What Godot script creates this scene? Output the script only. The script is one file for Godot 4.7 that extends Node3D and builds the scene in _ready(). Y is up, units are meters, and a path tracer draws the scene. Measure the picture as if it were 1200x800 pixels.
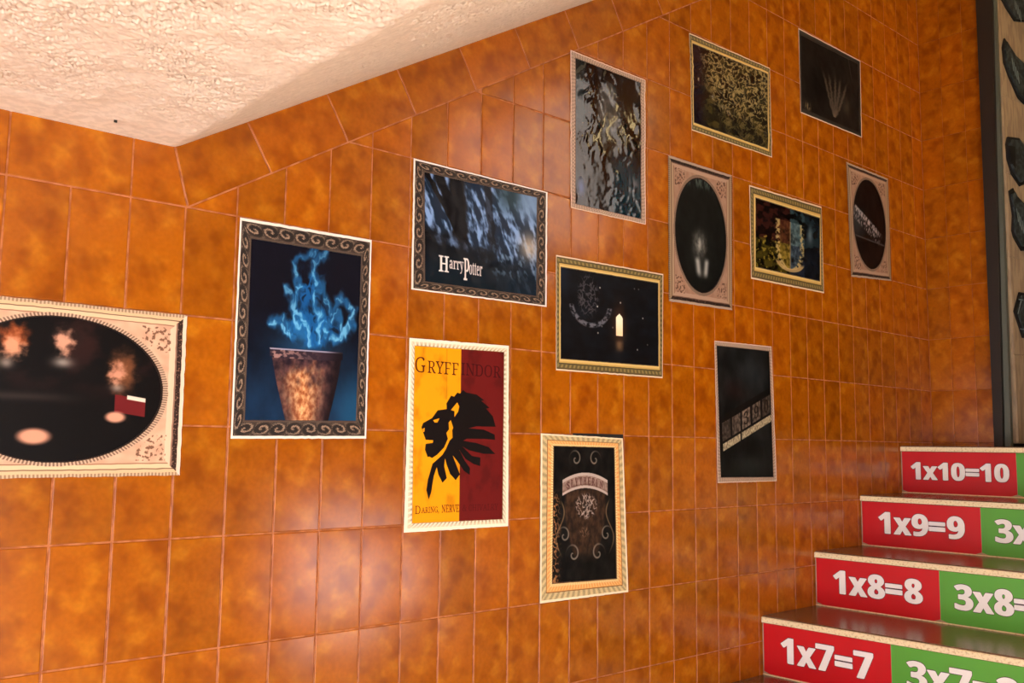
extends Node3D
# A tiled stairwell: orange glazed wall tiles, posters, a plaster soffit and a stair with number stickers.
# Units: metres. x runs along the tiled wall, z away from it, y up. Hall floor at y = 0.

const T := 0.1            # tile width
const Y0 := 2.11          # height of the joint under the border tiles
const SL := 0.592         # slope of the border and the soffit
const BEND := 2.03        # where the border starts to climb (tile units)
const NOSE := [0.23, 0.2305]

var rng := RandomNumberGenerator.new()
var M := {}
var used := {}
var eye: Camera3D


# ---------------------------------------------------------------- naming and tagging
func numbered(called: String) -> String:
	var n: int = used.get(called, 0)
	used[called] = n + 1
	return called if n == 0 else "%s_%03d" % [called, n]


func tag(o: Node, label := "", category := "", group := "", kind := "") -> Node:
	if label != "":
		o.set_meta("label", label)
	if category != "":
		o.set_meta("category", category)
	if group != "":
		o.set_meta("group", group)
	if kind != "":
		o.set_meta("kind", kind)
	return o


func base(called: String, at := Vector3.ZERO) -> Node3D:
	var o := Node3D.new()
	o.name = numbered(called)
	o.position = at
	add_child(o)
	return o


func put(called: String, mesh: Mesh, mat: Material, parent: Node = self) -> MeshInstance3D:
	var o := MeshInstance3D.new()
	o.name = numbered(called) if parent == self else called
	o.mesh = mesh
	o.material_override = mat
	o.cast_shadow = GeometryInstance3D.SHADOW_CASTING_SETTING_ON
	parent.add_child(o, true)
	return o


# ---------------------------------------------------------------- shapes
func st_new() -> SurfaceTool:
	var st := SurfaceTool.new()
	st.begin(Mesh.PRIMITIVE_TRIANGLES)
	return st


func tri(st: SurfaceTool, a: Vector3, b: Vector3, c: Vector3, n: Vector3, ua := Vector2.ZERO, ub := Vector2.ZERO, uc := Vector2.ZERO) -> void:
	if (b - a).cross(c - a).dot(n) > 0.0:      # front faces run clockwise
		var t := b
		b = c
		c = t
		var tu := ub
		ub = uc
		uc = tu
	st.set_normal(n)
	st.set_uv(ua)
	st.add_vertex(a)
	st.set_normal(n)
	st.set_uv(ub)
	st.add_vertex(b)
	st.set_normal(n)
	st.set_uv(uc)
	st.add_vertex(c)


func quad(st: SurfaceTool, a: Vector3, b: Vector3, c: Vector3, d: Vector3) -> void:
	var n := (b - a).cross(c - a).normalized()
	tri(st, a, b, c, n, Vector2(0, 0), Vector2(1, 0), Vector2(1, 1))
	tri(st, a, c, d, n, Vector2(0, 0), Vector2(1, 1), Vector2(0, 1))


func box(st: SurfaceTool, lo: Vector3, hi: Vector3, bev := 0.0) -> void:
	# a box with chamfered edges
	var b := bev
	var ax := [Vector3.RIGHT, Vector3.UP, Vector3.BACK]
	var mid := (lo + hi) / 2
	var h := (hi - lo) / 2
	for k in 3:
		for s in [-1.0, 1.0]:
			var u: Vector3 = ax[(k + 1) % 3]
			var v: Vector3 = ax[(k + 2) % 3]
			var w: Vector3 = ax[k]
			var c: Vector3 = mid + w * h[k] * s
			var hu: float = h[(k + 1) % 3] - b
			var hv: float = h[(k + 2) % 3] - b
			var n: Vector3 = w * s
			var p := [c - u * hu - v * hv, c + u * hu - v * hv, c + u * hu + v * hv, c - u * hu + v * hv]
			tri(st, p[0], p[1], p[2], n)
			tri(st, p[0], p[2], p[3], n)
			if b > 0.0:
				for s2 in [-1.0, 1.0]:
					# the bevel between face k (sign s) and face k+1 (sign s2)
					var e0: Vector3 = c + u * hu * s2 - v * hv
					var e1: Vector3 = c + u * hu * s2 + v * hv
					var off: Vector3 = u * b * s2 - w * b * s
					var nb: Vector3 = (u * s2 + w * s).normalized()
					tri(st, e0, e1, e1 + off, nb)
					tri(st, e0, e1 + off, e0 + off, nb)
	if b > 0.0:
		for sx in [-1.0, 1.0]:
			for sy in [-1.0, 1.0]:
				for sz in [-1.0, 1.0]:
					var c := mid + Vector3(h.x * sx, h.y * sy, h.z * sz)
					tri(st, c - Vector3(0, b * sy, b * sz), c - Vector3(b * sx, 0, b * sz), c - Vector3(b * sx, b * sy, 0), Vector3(sx, sy, sz).normalized())


func boxmesh(lo: Vector3, hi: Vector3, bev := 0.0) -> ArrayMesh:
	var st := st_new()
	box(st, lo, hi, bev)
	return st.commit()


func area2(p: PackedVector2Array) -> float:
	var s := 0.0
	for k in p.size():
		s += p[k].cross(p[(k + 1) % p.size()])
	return s / 2


func half(p: PackedVector2Array, a: Vector2, n: Vector2) -> PackedVector2Array:
	# keeps what lies on the side of a that n points to
	var out := PackedVector2Array()
	for k in p.size():
		var s := p[k]
		var e := p[(k + 1) % p.size()]
		var ds := (s - a).dot(n)
		var de := (e - a).dot(n)
		if ds >= 0.0:
			out.append(s)
		if (ds >= 0.0) != (de >= 0.0):
			out.append(s.lerp(e, ds / (ds - de)))
	return out


func inset(p: PackedVector2Array, d: float) -> PackedVector2Array:
	var out := p.duplicate()
	for k in p.size():
		var e := p[(k + 1) % p.size()] - p[k]
		if e.length() < 1e-6:
			continue
		var n := Vector2(-e.y, e.x).normalized()
		out = half(out, p[k] + n * d, n)
	return out


func add_tile(st: SurfaceTool, poly: PackedVector2Array, uv0: Vector2, tilt: Vector2, gap := 0.0016, thick := 0.006) -> void:
	# a glazed tile: slightly pillowed face, rounded rim, straight sides; poly is convex, counter-clockwise, in metres
	var outer := inset(poly, gap)
	var top := inset(poly, gap + 0.0016)
	if outer.size() < 3 or top.size() != outer.size() or absf(area2(top)) < 2e-5:
		return
	var m := top.size()
	var c := Vector2.ZERO
	for p in top:
		c += p / m
	for k in m:
		var a := top[k]
		var b := top[(k + 1) % m]
		var oa := outer[k]
		var ob := outer[(k + 1) % m]
		var nt := Vector3(tilt.x, tilt.y, 1).normalized()
		var na := (nt + Vector3((a - c).normalized().x, (a - c).normalized().y, 0) * 0.022).normalized()
		var nb := (nt + Vector3((b - c).normalized().x, (b - c).normalized().y, 0) * 0.022).normalized()
		var e := (ob - oa).normalized()
		var side := Vector3(e.y, -e.x, 0)
		var zz := -0.0011
		var pts := [
			[Vector3(c.x, c.y, 0), nt, c], [Vector3(b.x, b.y, 0), nb, b], [Vector3(a.x, a.y, 0), na, a],
			[Vector3(a.x, a.y, 0), na, a], [Vector3(b.x, b.y, 0), nb, b], [Vector3(ob.x, ob.y, zz), (side + Vector3(0, 0, 0.6)).normalized(), ob],
			[Vector3(a.x, a.y, 0), na, a], [Vector3(ob.x, ob.y, zz), (side + Vector3(0, 0, 0.6)).normalized(), ob], [Vector3(oa.x, oa.y, zz), (side + Vector3(0, 0, 0.6)).normalized(), oa],
			[Vector3(oa.x, oa.y, zz), side, oa], [Vector3(ob.x, ob.y, zz), side, ob], [Vector3(ob.x, ob.y, -thick), side, ob],
			[Vector3(oa.x, oa.y, zz), side, oa], [Vector3(ob.x, ob.y, -thick), side, ob], [Vector3(oa.x, oa.y, -thick), side, oa]]
		for q in pts:
			st.set_normal(q[1])
			st.set_uv(uv0 + Vector2(q[2].x, -q[2].y))
			st.add_vertex(q[0])


# ---------------------------------------------------------------- textures
func noise(seed_: int, freq: float, oct := 4, kind := FastNoiseLite.TYPE_SIMPLEX_SMOOTH) -> FastNoiseLite:
	var n := FastNoiseLite.new()
	n.seed = seed_
	n.noise_type = kind
	n.frequency = freq
	n.fractal_octaves = oct
	n.fractal_type = FastNoiseLite.FRACTAL_FBM if oct > 1 else FastNoiseLite.FRACTAL_NONE
	return n


func mix3(a: Color, b: Color, t: float) -> Color:
	return a.lerp(b, clampf(t, 0.0, 1.0))


func ss(a: float, b: float, x: float) -> float:
	return smoothstep(a, b, x)


func C(r: float, g: float, b: float) -> Color:
	return Color(r / 255.0, g / 255.0, b / 255.0)


func paint(w: int, h: int, f: Callable) -> Image:
	var data := PackedByteArray()
	data.resize(w * h * 3)
	var k := 0
	for y in h:
		var v := (y + 0.5) / h
		for x in w:
			var c: Color = f.call((x + 0.5) / w, v)
			data[k] = int(clampf(c.r, 0, 1) * 255.0)
			data[k + 1] = int(clampf(c.g, 0, 1) * 255.0)
			data[k + 2] = int(clampf(c.b, 0, 1) * 255.0)
			k += 3
	return Image.create_from_data(w, h, false, Image.FORMAT_RGB8, data)


func glyphs(text: String, family: String, weight: int) -> TextMesh:
	var f := SystemFont.new()
	f.font_names = PackedStringArray([family])
	f.font_weight = weight
	var tm := TextMesh.new()
	tm.text = text
	tm.font_size = 48
	tm.pixel_size = 0.01
	tm.depth = 0.0
	tm.curve_step = 1.0
	tm.font = f
	return tm


func print_text(img: Image, text: String, family: String, weight: int, lo: Vector2, hi: Vector2, col: Color, skew := 0.0, squeeze := 1.0) -> void:
	# prints lettering into an image: lo / hi are the top left and the bottom right of its box, in pixels
	var a := glyphs(text, family, weight).get_mesh_arrays()
	var vs: PackedVector3Array = a[Mesh.ARRAY_VERTEX]
	var ix := PackedInt32Array()
	if a[Mesh.ARRAY_INDEX] != null:
		ix = a[Mesh.ARRAY_INDEX]
	else:
		ix = PackedInt32Array(range(vs.size()))
	if vs.is_empty():
		return
	var bl := Vector2(vs[0].x, vs[0].y)
	var tr := bl
	for v in vs:
		bl = Vector2(minf(bl.x, v.x), minf(bl.y, v.y))
		tr = Vector2(maxf(tr.x, v.x), maxf(tr.y, v.y))
	var cover := {}
	var w := img.get_width()
	var h := img.get_height()
	for k in range(0, ix.size() - 2, 3):
		var p := []
		for q in 3:
			var v := vs[ix[k + q]]
			var fx := (v.x - bl.x) / (tr.x - bl.x)
			var fy := (tr.y - v.y) / (tr.y - bl.y)
			fy = 0.5 + (fy - 0.5) * lerpf(1.0, squeeze, fx)
			p.append(Vector2(lerpf(lo.x, hi.x, fx), lerpf(lo.y, hi.y, fy) + skew * fx))
		var ar: float = (p[1] - p[0]).cross(p[2] - p[0])
		if absf(ar) < 1e-6:
			continue
		var x0 := int(floor(minf(p[0].x, minf(p[1].x, p[2].x))))
		var x1 := int(ceil(maxf(p[0].x, maxf(p[1].x, p[2].x))))
		var y0 := int(floor(minf(p[0].y, minf(p[1].y, p[2].y))))
		var y1 := int(ceil(maxf(p[0].y, maxf(p[1].y, p[2].y))))
		for y in range(maxi(y0, 0), mini(y1, h - 1) + 1):
			for x in range(maxi(x0, 0), mini(x1, w - 1) + 1):
				for s in 9:
					var c := Vector2(x + (s % 3) / 3.0 + 0.167, y + (s / 3) / 3.0 + 0.167)
					var e0: float = (p[1] - p[0]).cross(c - p[0]) / ar
					var e1: float = (p[2] - p[1]).cross(c - p[1]) / ar
					var e2: float = (p[0] - p[2]).cross(c - p[2]) / ar
					if e0 >= 0 and e1 >= 0 and e2 >= 0:
						var key := y * w + x
						cover[key] = cover.get(key, 0) | (1 << s)
	for key in cover:
		var bits: int = cover[key]
		var n := 0
		while bits:
			n += bits & 1
			bits >>= 1
		var x: int = key % w
		var y: int = key / w
		img.set_pixel(x, y, img.get_pixel(x, y).lerp(col, n / 9.0 * col.a))


func tex(img: Image) -> ImageTexture:
	img.generate_mipmaps()
	return ImageTexture.create_from_image(img)


func mat(col: Color, rough: float, spec := 0.5, metal := 0.0) -> StandardMaterial3D:
	var m := StandardMaterial3D.new()
	m.albedo_color = col
	m.roughness = rough
	m.metallic_specular = spec
	m.metallic = metal
	return m


func textured(t: Texture2D, rough: float, spec := 0.5) -> StandardMaterial3D:
	var m := mat(Color.WHITE, rough, spec)
	m.albedo_texture = t
	m.texture_repeat = true
	return m


func speckled(seed_: int, size: int, a: Color, b: Color, freq: float, oct := 4, lo := 0.3, hi := 0.7) -> ImageTexture:
	var im := noise(seed_, freq, oct).get_seamless_image(size, size)
	return tex(paint(size, size, func(u: float, v: float):
		return mix3(a, b, ss(lo, hi, im.get_pixel(int(u * size), int(v * size)).r))))


func make_materials() -> void:
	var S := 640
	var cloud := noise(11, 0.02, 3).get_seamless_image(S, S)
	var spot := noise(23, 0.021, 3).get_seamless_image(S, S)
	var fine := noise(37, 0.14, 3).get_seamless_image(S, S)
	var dk := Color(0.53, 0.255, 0.015)
	var mid := Color(0.66, 0.355, 0.02)
	var lt := Color(0.74, 0.45, 0.07)
	var glaze := tex(paint(S, S, func(u: float, v: float):
		var x := int(u * S)
		var y := int(v * S)
		var a := cloud.get_pixel(x, y).r
		var b := spot.get_pixel(x, y).r
		var f := fine.get_pixel(x, y).r
		var c := mix3(mid, lt, ss(0.4, 1.0, a) * 0.9)
		c = mix3(c, dk, ss(0.3, 1.0, b) * (0.68 + 0.3 * f))
		return c * (0.95 + 0.1 * f)))
	var tints := [Color(1, 1, 1), Color(0.96, 0.95, 0.93), Color(1.0, 0.97, 0.94), Color(0.93, 0.93, 0.95)]
	M.tiles = []
	for t in tints:
		var m := textured(glaze, 0.19, 0.5)
		m.albedo_color = t
		M.tiles.append(m)
	var gr := speckled(5, 128, Color(0.74, 0.46, 0.29), Color(0.62, 0.36, 0.21), 0.05)
	M.grout = textured(gr, 0.9, 0.2)
	M.grout.uv1_triplanar = true
	M.grout.uv1_scale = Vector3(4, 4, 4)
	var pl := speckled(6, 256, Color(0.93, 0.86, 0.79), Color(0.88, 0.81, 0.74), 0.06)
	M.plaster = textured(pl, 0.95, 0.15)
	M.plaster.uv1_triplanar = true
	M.plaster.uv1_scale = Vector3(3, 3, 3)
	M.paint = mat(Color(0.55, 0.49, 0.42), 0.9, 0.2)
	var stone := speckled(8, 256, Color(0.37, 0.28, 0.21), Color(0.48, 0.38, 0.29), 0.12, 5)
	M.dull = mat(Color(0.45, 0.27, 0.12), 0.7, 0.3)
	M.stone = textured(stone, 0.22, 0.5)
	M.stone.uv1_triplanar = true
	M.stone.uv1_scale = Vector3(3, 3, 3)
	var cream := speckled(9, 256, Color(0.95, 0.88, 0.72), Color(0.80, 0.68, 0.50), 0.09, 5, 0.45, 0.95)
	M.cream = textured(cream, 0.55, 0.35)
	M.cream.uv1_triplanar = true
	M.cream.uv1_scale = Vector3(5, 5, 5)
	M.riser = mat(Color(0.72, 0.62, 0.5), 0.6)
	M.red = mat(Color(0.80, 0.075, 0.115), 0.33, 0.5)
	M.green = mat(Color(0.36, 0.66, 0.235), 0.33, 0.5)
	M.white = mat(Color(0.98, 0.97, 0.95), 0.4)
	M.ink = mat(Color(0.25, 0.16, 0.2), 0.5)
	M.paper = mat(Color(0.9, 0.85, 0.78), 0.6)
	M.darkpost = mat(Color(0.115, 0.085, 0.055), 0.55)
	M.steel = mat(Color(0.36, 0.38, 0.34), 0.45, 0.5, 0.2)
	M.floor = textured(speckled(14, 256, Color(0.74, 0.69, 0.63), Color(0.80, 0.75, 0.69), 0.04), 0.4)
	M.floor.uv1_triplanar = true
	M.slate = textured(speckled(15, 128, Color(0.10, 0.12, 0.125), Color(0.24, 0.275, 0.28), 0.045, 4), 0.45)
	M.slate.uv1_triplanar = true
	M.slate.uv1_scale = Vector3(6, 6, 6)
	M.black = mat(Color(0.03, 0.025, 0.025), 0.6)
	M.chalk = mat(Color(0.45, 0.5, 0.5), 0.7)
	M.tan = textured(speckled(16, 256, Color(0.54, 0.46, 0.37), Color(0.62, 0.54, 0.43), 0.03), 0.6)
	M.tan.uv1_triplanar = true
	M.tan.uv1_scale = Vector3(6, 1, 6)


# ---------------------------------------------------------------- the tiled walls
func below(x: float) -> float:          # height (tile units) of the joint under the border
	return 0.0 if x <= BEND else SL * (x - BEND)


func in_frame(p: Vector3) -> bool:
	var q := eye.global_transform.affine_inverse() * p
	if q.z > -0.1:
		return false
	var f := 1109.66
	return absf(f * q.x / -q.z) < 612 and absf(f * q.y / -q.z) < 412


func tile_mat() -> Material:
	return M.tiles[rng.randi() % M.tiles.size()]


var hidden_quads := []     # the posters, in wall coordinates

func covered(poly: PackedVector2Array) -> bool:
	for q in hidden_quads:
		var all := true
		for p in poly:
			if not Geometry2D.is_point_in_polygon(p, q):
				all = false
				break
		if all:
			return true
	return false


func world_poly(p: PackedVector2Array) -> PackedVector2Array:
	var out := PackedVector2Array()
	for v in p:
		out.append(Vector2(v.x * T, Y0 + v.y * T))
	return out


func build_left_wall() -> void:
	var wall := put("wall_left", boxmesh(Vector3(-3.5, 0.0, -0.2), Vector3(3.45, 4.6, -0.0017)), M.grout)
	tag(wall, "long stairwell wall of mottled orange glazed tiles hung with posters", "wall", "", "structure")
	# twelve shared full tiles
	var shared := []
	for k in 12:
		var st := st_new()
		add_tile(st, PackedVector2Array([Vector2(0, -0.2), Vector2(T, -0.2), Vector2(T, 0), Vector2(0, 0)]), Vector2(rng.randf(), rng.randf()), Vector2(rng.randfn(0, 0.006), rng.randfn(0, 0.006)))
		shared.append(st.commit())
	var singles := []       # [size on screen, polygon, full?]
	for j in range(-9, 11):
		for i in range(-5, 32):
			var x1: float = minf(i + 1, 31.8)
			var cell := PackedVector2Array([Vector2(i, -2 * j - 2), Vector2(x1, -2 * j - 2), Vector2(x1, -2 * j), Vector2(i, -2 * j)])
			var p := cell.duplicate()
			if x1 > BEND:
				p = half(p, Vector2(BEND, 0), Vector2(SL, -1).normalized())
			elif j < 0:
				continue
			if p.size() < 3 or area2(p) < 0.02:
				continue
			var full: bool = p.size() == 4 and absf(area2(p) - 2.0) < 1e-4
			singles.append([world_poly(p), full])
	# the flat border, its mitre and the climbing border
	var nx := Vector2(-SL, 1).normalized()
	for i in [-5, -3, -1]:
		singles.append([world_poly(PackedVector2Array([Vector2(i, 0), Vector2(i + 2, 0), Vector2(i + 2, 1.1), Vector2(i, 1.1)])), false])
	singles.append([world_poly(PackedVector2Array([Vector2(1, 0), Vector2(BEND, 0), Vector2(1.73, 1.1), Vector2(1, 1.1)])), false])
	var last := BEND
	for n in range(1, 19):
		var a := 1.95 + 1.72 * n
		var lo := Vector2(last, below(last))
		var hi := Vector2(a, below(a))
		var q := PackedVector2Array([lo, hi, hi + nx * 1.08, lo + nx * 1.08])
		if n == 1:
			q = PackedVector2Array([lo, hi, hi + nx * 1.08, Vector2(1.73, 1.1)])
		q = half(q, Vector2(31.8, 0), Vector2(-1, 0))
		if q.size() > 2:
			singles.append([world_poly(q), false])
		last = a
	var scored := []
	for s in singles:
		var c := Vector2.ZERO
		for v in s[0]:
			c += v / s[0].size()
		var d := eye.position.distance_to(Vector3(c.x, c.y, 0))
		var behind_stair: bool = c.x > 0.2 and c.y < 0.39 + (c.x - 0.23) * 0.5667 - 0.26
		var seen := in_frame(Vector3(c.x, c.y, 0)) and not covered(s[0]) and not behind_stair
		scored.append([1e6 if not seen else d, s, c])
	scored.sort_custom(func(a, b): return a[0] < b[0])
	var rest := st_new()
	var n_rest := 0
	for k in scored.size():
		var s = scored[k][1]
		var tilt := Vector2(rng.randfn(0, 0.007), rng.randfn(0, 0.007))
		if k < 299 and scored[k][0] < 1e5:
			if s[1]:
				var o := put("tile", shared[rng.randi() % 12], tile_mat(), wall)
				o.position = Vector3(s[0][3].x, s[0][3].y, 0)
			else:
				var st := st_new()
				add_tile(st, s[0], Vector2(rng.randf(), rng.randf()), tilt)
				put("tile", st.commit(), tile_mat(), wall)
		else:
			add_tile(rest, s[0], Vector2(rng.randf(), rng.randf()), tilt)
			n_rest += 1
	tag(put("tile", rest.commit(), M.tiles[0], wall), "", "", "", "stuff")
	print("tiles ", scored.size(), " joined ", n_rest)


func build_right_wall() -> void:
	# the end wall: a narrow tiled strip beside the doorway, then the opening, the rest plain
	var st := st_new()
	box(st, Vector3(3.1828, 1.5, -0.1), Vector3(3.4, 4.6, 0.236))
	var wall := put("wall_right", st.commit(), M.grout)
	tag(wall, "narrow end wall of orange tiles between the stair corner and the dark doorpost", "wall", "", "structure")
	var pl := st_new()
	box(pl, Vector3(3.1828, 3.46, 0.236), Vector3(3.4, 4.6, 1.75))
	box(pl, Vector3(3.1828, 3.7, 1.75), Vector3(3.4, 4.6, 3.3))
	box(pl, Vector3(3.1828, 0.0, 1.75), Vector3(3.4, 2.7, 3.3))
	box(pl, Vector3(3.1828, 2.7, 3.1), Vector3(3.4, 3.7, 3.3))
	box(pl, Vector3(3.1828, 0.0, 1.35), Vector3(3.4, 3.46, 1.75))
	box(pl, Vector3(3.1828, 0.0, -0.1), Vector3(3.4, 1.6, 1.4))
	put("plain_wall", pl.commit(), M.dull, wall)
	var zs := [0.0, 0.085, 0.172, 0.238]
	for j in range(-10, 4):
		for k in 3:
			var s := st_new()
			var y: float = Y0 - j * 0.2
			# the tile is made facing +z and turned to face -x
			var a: float = -zs[k + 1]
			var b: float = -zs[k]
			add_tile(s, PackedVector2Array([Vector2(a, y - 0.2), Vector2(b, y - 0.2), Vector2(b, y), Vector2(a, y)]), Vector2(rng.randf(), rng.randf()), Vector2(rng.randfn(0, 0.006), rng.randfn(0, 0.006)), 0.0006)
			var raw := s.commit()
			var o := put("tile", raw, tile_mat(), wall)
			# local +z -> -x, local x -> -z... a turn of -90 degrees about y
			o.transform = Transform3D(Basis(Vector3(0, 0, -1), Vector3(0, 1, 0), Vector3(-1, 0, 0)).orthonormalized(), Vector3(3.18, 0, 0))
	# doorpost, its metal strip
	var post := st_new()
	prism(post, [Vector3(3.15, 1.6, 0.239), Vector3(3.15, 1.6, 0.268), Vector3(3.15, 3.46, 0.304), Vector3(3.15, 3.46, 0.243)], Vector3(0.25, 0, 0))
	tag(put("trim_1", post.commit(), M.darkpost), "tall dark brown doorpost at the top of the stairs, beside the narrow tiled wall", "doorpost", "", "structure")
	var strip := st_new()
	prism(strip, [Vector3(3.165, 1.6, 0.27), Vector3(3.165, 1.6, 0.292), Vector3(3.165, 3.46, 0.309), Vector3(3.165, 3.46, 0.303)], Vector3(0.02, 0, 0))
	tag(put("trim_2", strip.commit(), M.steel), "thin grey green metal strip along the dark doorpost", "door trim", "", "structure")


func prism(st: SurfaceTool, p: Array, d: Vector3) -> void:
	# a convex outline pushed along d
	var n := -d.normalized()
	for k in range(1, p.size() - 1):
		tri(st, p[0], p[k], p[k + 1], n)
		tri(st, p[0] + d, p[k] + d, p[k + 1] + d, -n)
	var c := Vector3.ZERO
	for v in p:
		c += v / p.size()
	for k in p.size():
		var a: Vector3 = p[k]
		var b: Vector3 = p[(k + 1) % p.size()]
		var s := (b - a).cross(d).normalized()
		if s.dot((a + b) / 2 - c) < 0:
			s = -s
		tri(st, a, b, b + d, s)
		tri(st, a, b + d, a + d, s)


# ---------------------------------------------------------------- ceiling and shell
func soffit_y(x: float) -> float:
	var yf := Y0 + 0.103
	return yf if x < 0.175 else yf + 0.5885 * (x - 0.175)


func build_ceiling() -> void:
	var bump := noise(71, 105.0, 2)
	var grain := noise(72, 190.0, 2)
	var big := noise(73, 9.0, 2)
	var step := 0.0035
	var x0 := -0.36
	var x1 := 1.5
	var z1 := 1.08
	var nx := int((x1 - x0) / step)
	var nz := int(z1 / step)
	var vs := PackedVector3Array()
	var ix := PackedInt32Array()
	for i in nx + 1:
		var x := x0 + i * step
		for k in nz + 1:
			var z := k * step
			var edge := ss(0.02, 0.26, z + big.get_noise_2d(x, z) * 0.06)
			edge *= 0.45 + 0.55 * ss(0.0, 0.12, absf(x - 0.175))
			var pit := ss(0.12, 0.5, bump.get_noise_2d(x, z)) + 0.6 * ss(0.2, 0.55, grain.get_noise_2d(x, z))
			var a := edge * (-0.0046 * pit + 0.0008 * grain.get_noise_2d(x + 5, z)) * clampf(0.75 + 0.9 * big.get_noise_2d(x * 0.6 + 3, z * 0.6), 0.2, 1.3)
			# the bend is rounded off by the trowel
			var y := soffit_y(x)
			var r := 0.012
			if absf(x - 0.175) < r:
				var t := (x - 0.175 + r) / (2 * r)
				y = Y0 + 0.103 + 0.5885 * r * t * t
			vs.append(Vector3(x, y + 0.004 - a + big.get_noise_2d(x, z + 7) * 0.003 * ss(0.0, 0.1, z), z - 0.004))
	var w := nz + 1
	for i in nx:
		for k in nz:
			var p := i * w + k
			ix.append_array([p, p + 1, p + w, p + 1, p + w + 1, p + w])
	var ns := PackedVector3Array()
	ns.resize(vs.size())
	for i in nx + 1:
		for k in nz + 1:
			var a := vs[mini(i + 1, nx) * w + k] - vs[maxi(i - 1, 0) * w + k]
			var b := vs[i * w + mini(k + 1, nz)] - vs[i * w + maxi(k - 1, 0)]
			var n := b.cross(a).normalized()
			ns[i * w + k] = -n if n.y > 0 else n
	var arr := []
	arr.resize(Mesh.ARRAY_MAX)
	arr[Mesh.ARRAY_VERTEX] = vs
	arr[Mesh.ARRAY_NORMAL] = ns
	arr[Mesh.ARRAY_INDEX] = ix
	var mesh := ArrayMesh.new()
	mesh.add_surface_from_arrays(Mesh.PRIMITIVE_TRIANGLES, arr)
	var c := put("ceiling", mesh, M.plaster)
	tag(c, "cream rough plaster soffit, flat then rising with the stairs", "ceiling", "", "structure")
	# the slab above it, and the plain soffit outside the textured reach
	var st := st_new()
	prism(st, [Vector3(-3.6, Y0 + 0.112, -0.1), Vector3(0.175, Y0 + 0.112, -0.1), Vector3(0.175, Y0 + 0.4, -0.1), Vector3(-3.6, Y0 + 0.4, -0.1)], Vector3(0, 0, 3.5))
	prism(st, [Vector3(0.175, Y0 + 0.112, -0.1), Vector3(3.4, soffit_y(3.4) + 0.009, -0.1), Vector3(3.4, soffit_y(3.4) + 0.35, -0.1), Vector3(0.175, Y0 + 0.4, -0.1)], Vector3(0, 0, 3.5))
	put("slab", st.commit(), M.plaster, c)
	put("chip", boxmesh(Vector3(0.0375, 2.211, 0.0795), Vector3(0.0425, 2.217, 0.0813)), M.darkpost, c)


func build_shell() -> void:
	tag(put("floor", boxmesh(Vector3(-3.6, -0.2, -0.2), Vector3(3.4, 0.0, 3.4)), M.floor), "plain hall floor below the stairs", "floor", "", "structure")
	# back wall behind the camera
	var bk := st_new()
	box(bk, Vector3(-3.7, 0.0, -0.2), Vector3(-3.5, 2.6, 0.4))
	box(bk, Vector3(-3.7, 0.0, 3.1), Vector3(-3.5, 2.6, 3.4))
	box(bk, Vector3(-3.7, 2.1, 0.4), Vector3(-3.5, 2.6, 3.1))
	box(bk, Vector3(-6.2, 2.25, -0.2), Vector3(-3.7, 2.35, 4.6))      # unseen roof, added to keep the sun out of the back doorway
	tag(put("wall_back", bk.commit(), M.paint), "plain wall behind the viewpoint", "wall", "", "structure")
	# front wall, opposite the tiles, with the wide open entrance that lets the day in
	var st := st_new()
	var w := WIN_A
	box(st, Vector3(-3.6, 0, 3.2), Vector3(w[0], 4.6, 3.4))
	box(st, Vector3(w[1], 0, 3.2), Vector3(ADDED_WIN_B[0], 4.6, 3.4))
	box(st, Vector3(ADDED_WIN_B[1], 0, 3.2), Vector3(3.4, 4.6, 3.4))
	box(st, Vector3(ADDED_WIN_B[0], 0, 3.2), Vector3(ADDED_WIN_B[1], ADDED_WIN_B[2], 3.4))
	box(st, Vector3(ADDED_WIN_B[0], ADDED_WIN_B[3], 3.2), Vector3(ADDED_WIN_B[1], 4.6, 3.4))
	box(st, Vector3(w[0], w[3], 3.2), Vector3(w[1], 4.6, 3.4))
	tag(put("wall_front", st.commit(), M.paint), "plain wall opposite the tiled wall", "wall", "", "structure")
	# the lobby beyond the doorway
	var l := st_new()
	box(l, Vector3(3.4, 1.5, -0.1), Vector3(5.4, 1.7, 1.6))
	box(l, Vector3(3.4, 1.7, -0.1), Vector3(5.4, 4.0, 0.0))
	box(l, Vector3(5.3, 1.7, 0.0), Vector3(5.4, 4.0, 1.6))
	box(l, Vector3(3.4, 1.7, 1.5), Vector3(5.4, 4.0, 1.6))
	box(l, Vector3(3.4, 3.5, 0.0), Vector3(5.4, 3.6, 1.6))
	tag(put("wall_lobby", l.commit(), M.paint), "pale walls of the small lobby beyond the doorway", "wall", "", "structure")


const WIN_A := [-1.3, 0.3, 0.0, 2.05]       # x0, x1, y0, y1 of the entrance opposite the tiles

const ADDED_WIN_B := [2.2, 3.0, 0.55, 1.2]        # unseen low opening, added for a bright reflection on the tiles


func glow(col: Color, e: float) -> StandardMaterial3D:
	var m := mat(Color(0.8, 0.8, 0.8), 0.6)
	m.emission_enabled = true
	m.emission = col
	m.emission_energy_multiplier = e
	return m


func area_light(called: String, at: Vector3, towards: Vector3, size: Vector2, col: Color, energy: float) -> AreaLight3D:
	var l := AreaLight3D.new()
	l.name = called
	l.area_size = size
	l.light_color = col
	l.light_energy = energy
	l.shadow_enabled = true
	l.set("area_range", 12.0)
	add_child(l)
	l.look_at_from_position(at, at + towards, Vector3.UP if absf(towards.y) < 0.9 else Vector3.RIGHT)
	return l


# ---------------------------------------------------------------- stairs
func nose_x(k: int) -> float:
	return 2.013 + (k - 7) * 0.301


func top_y(k: int) -> float:
	return Y0 - 0.925 + (k - 7) * 0.1705


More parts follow.
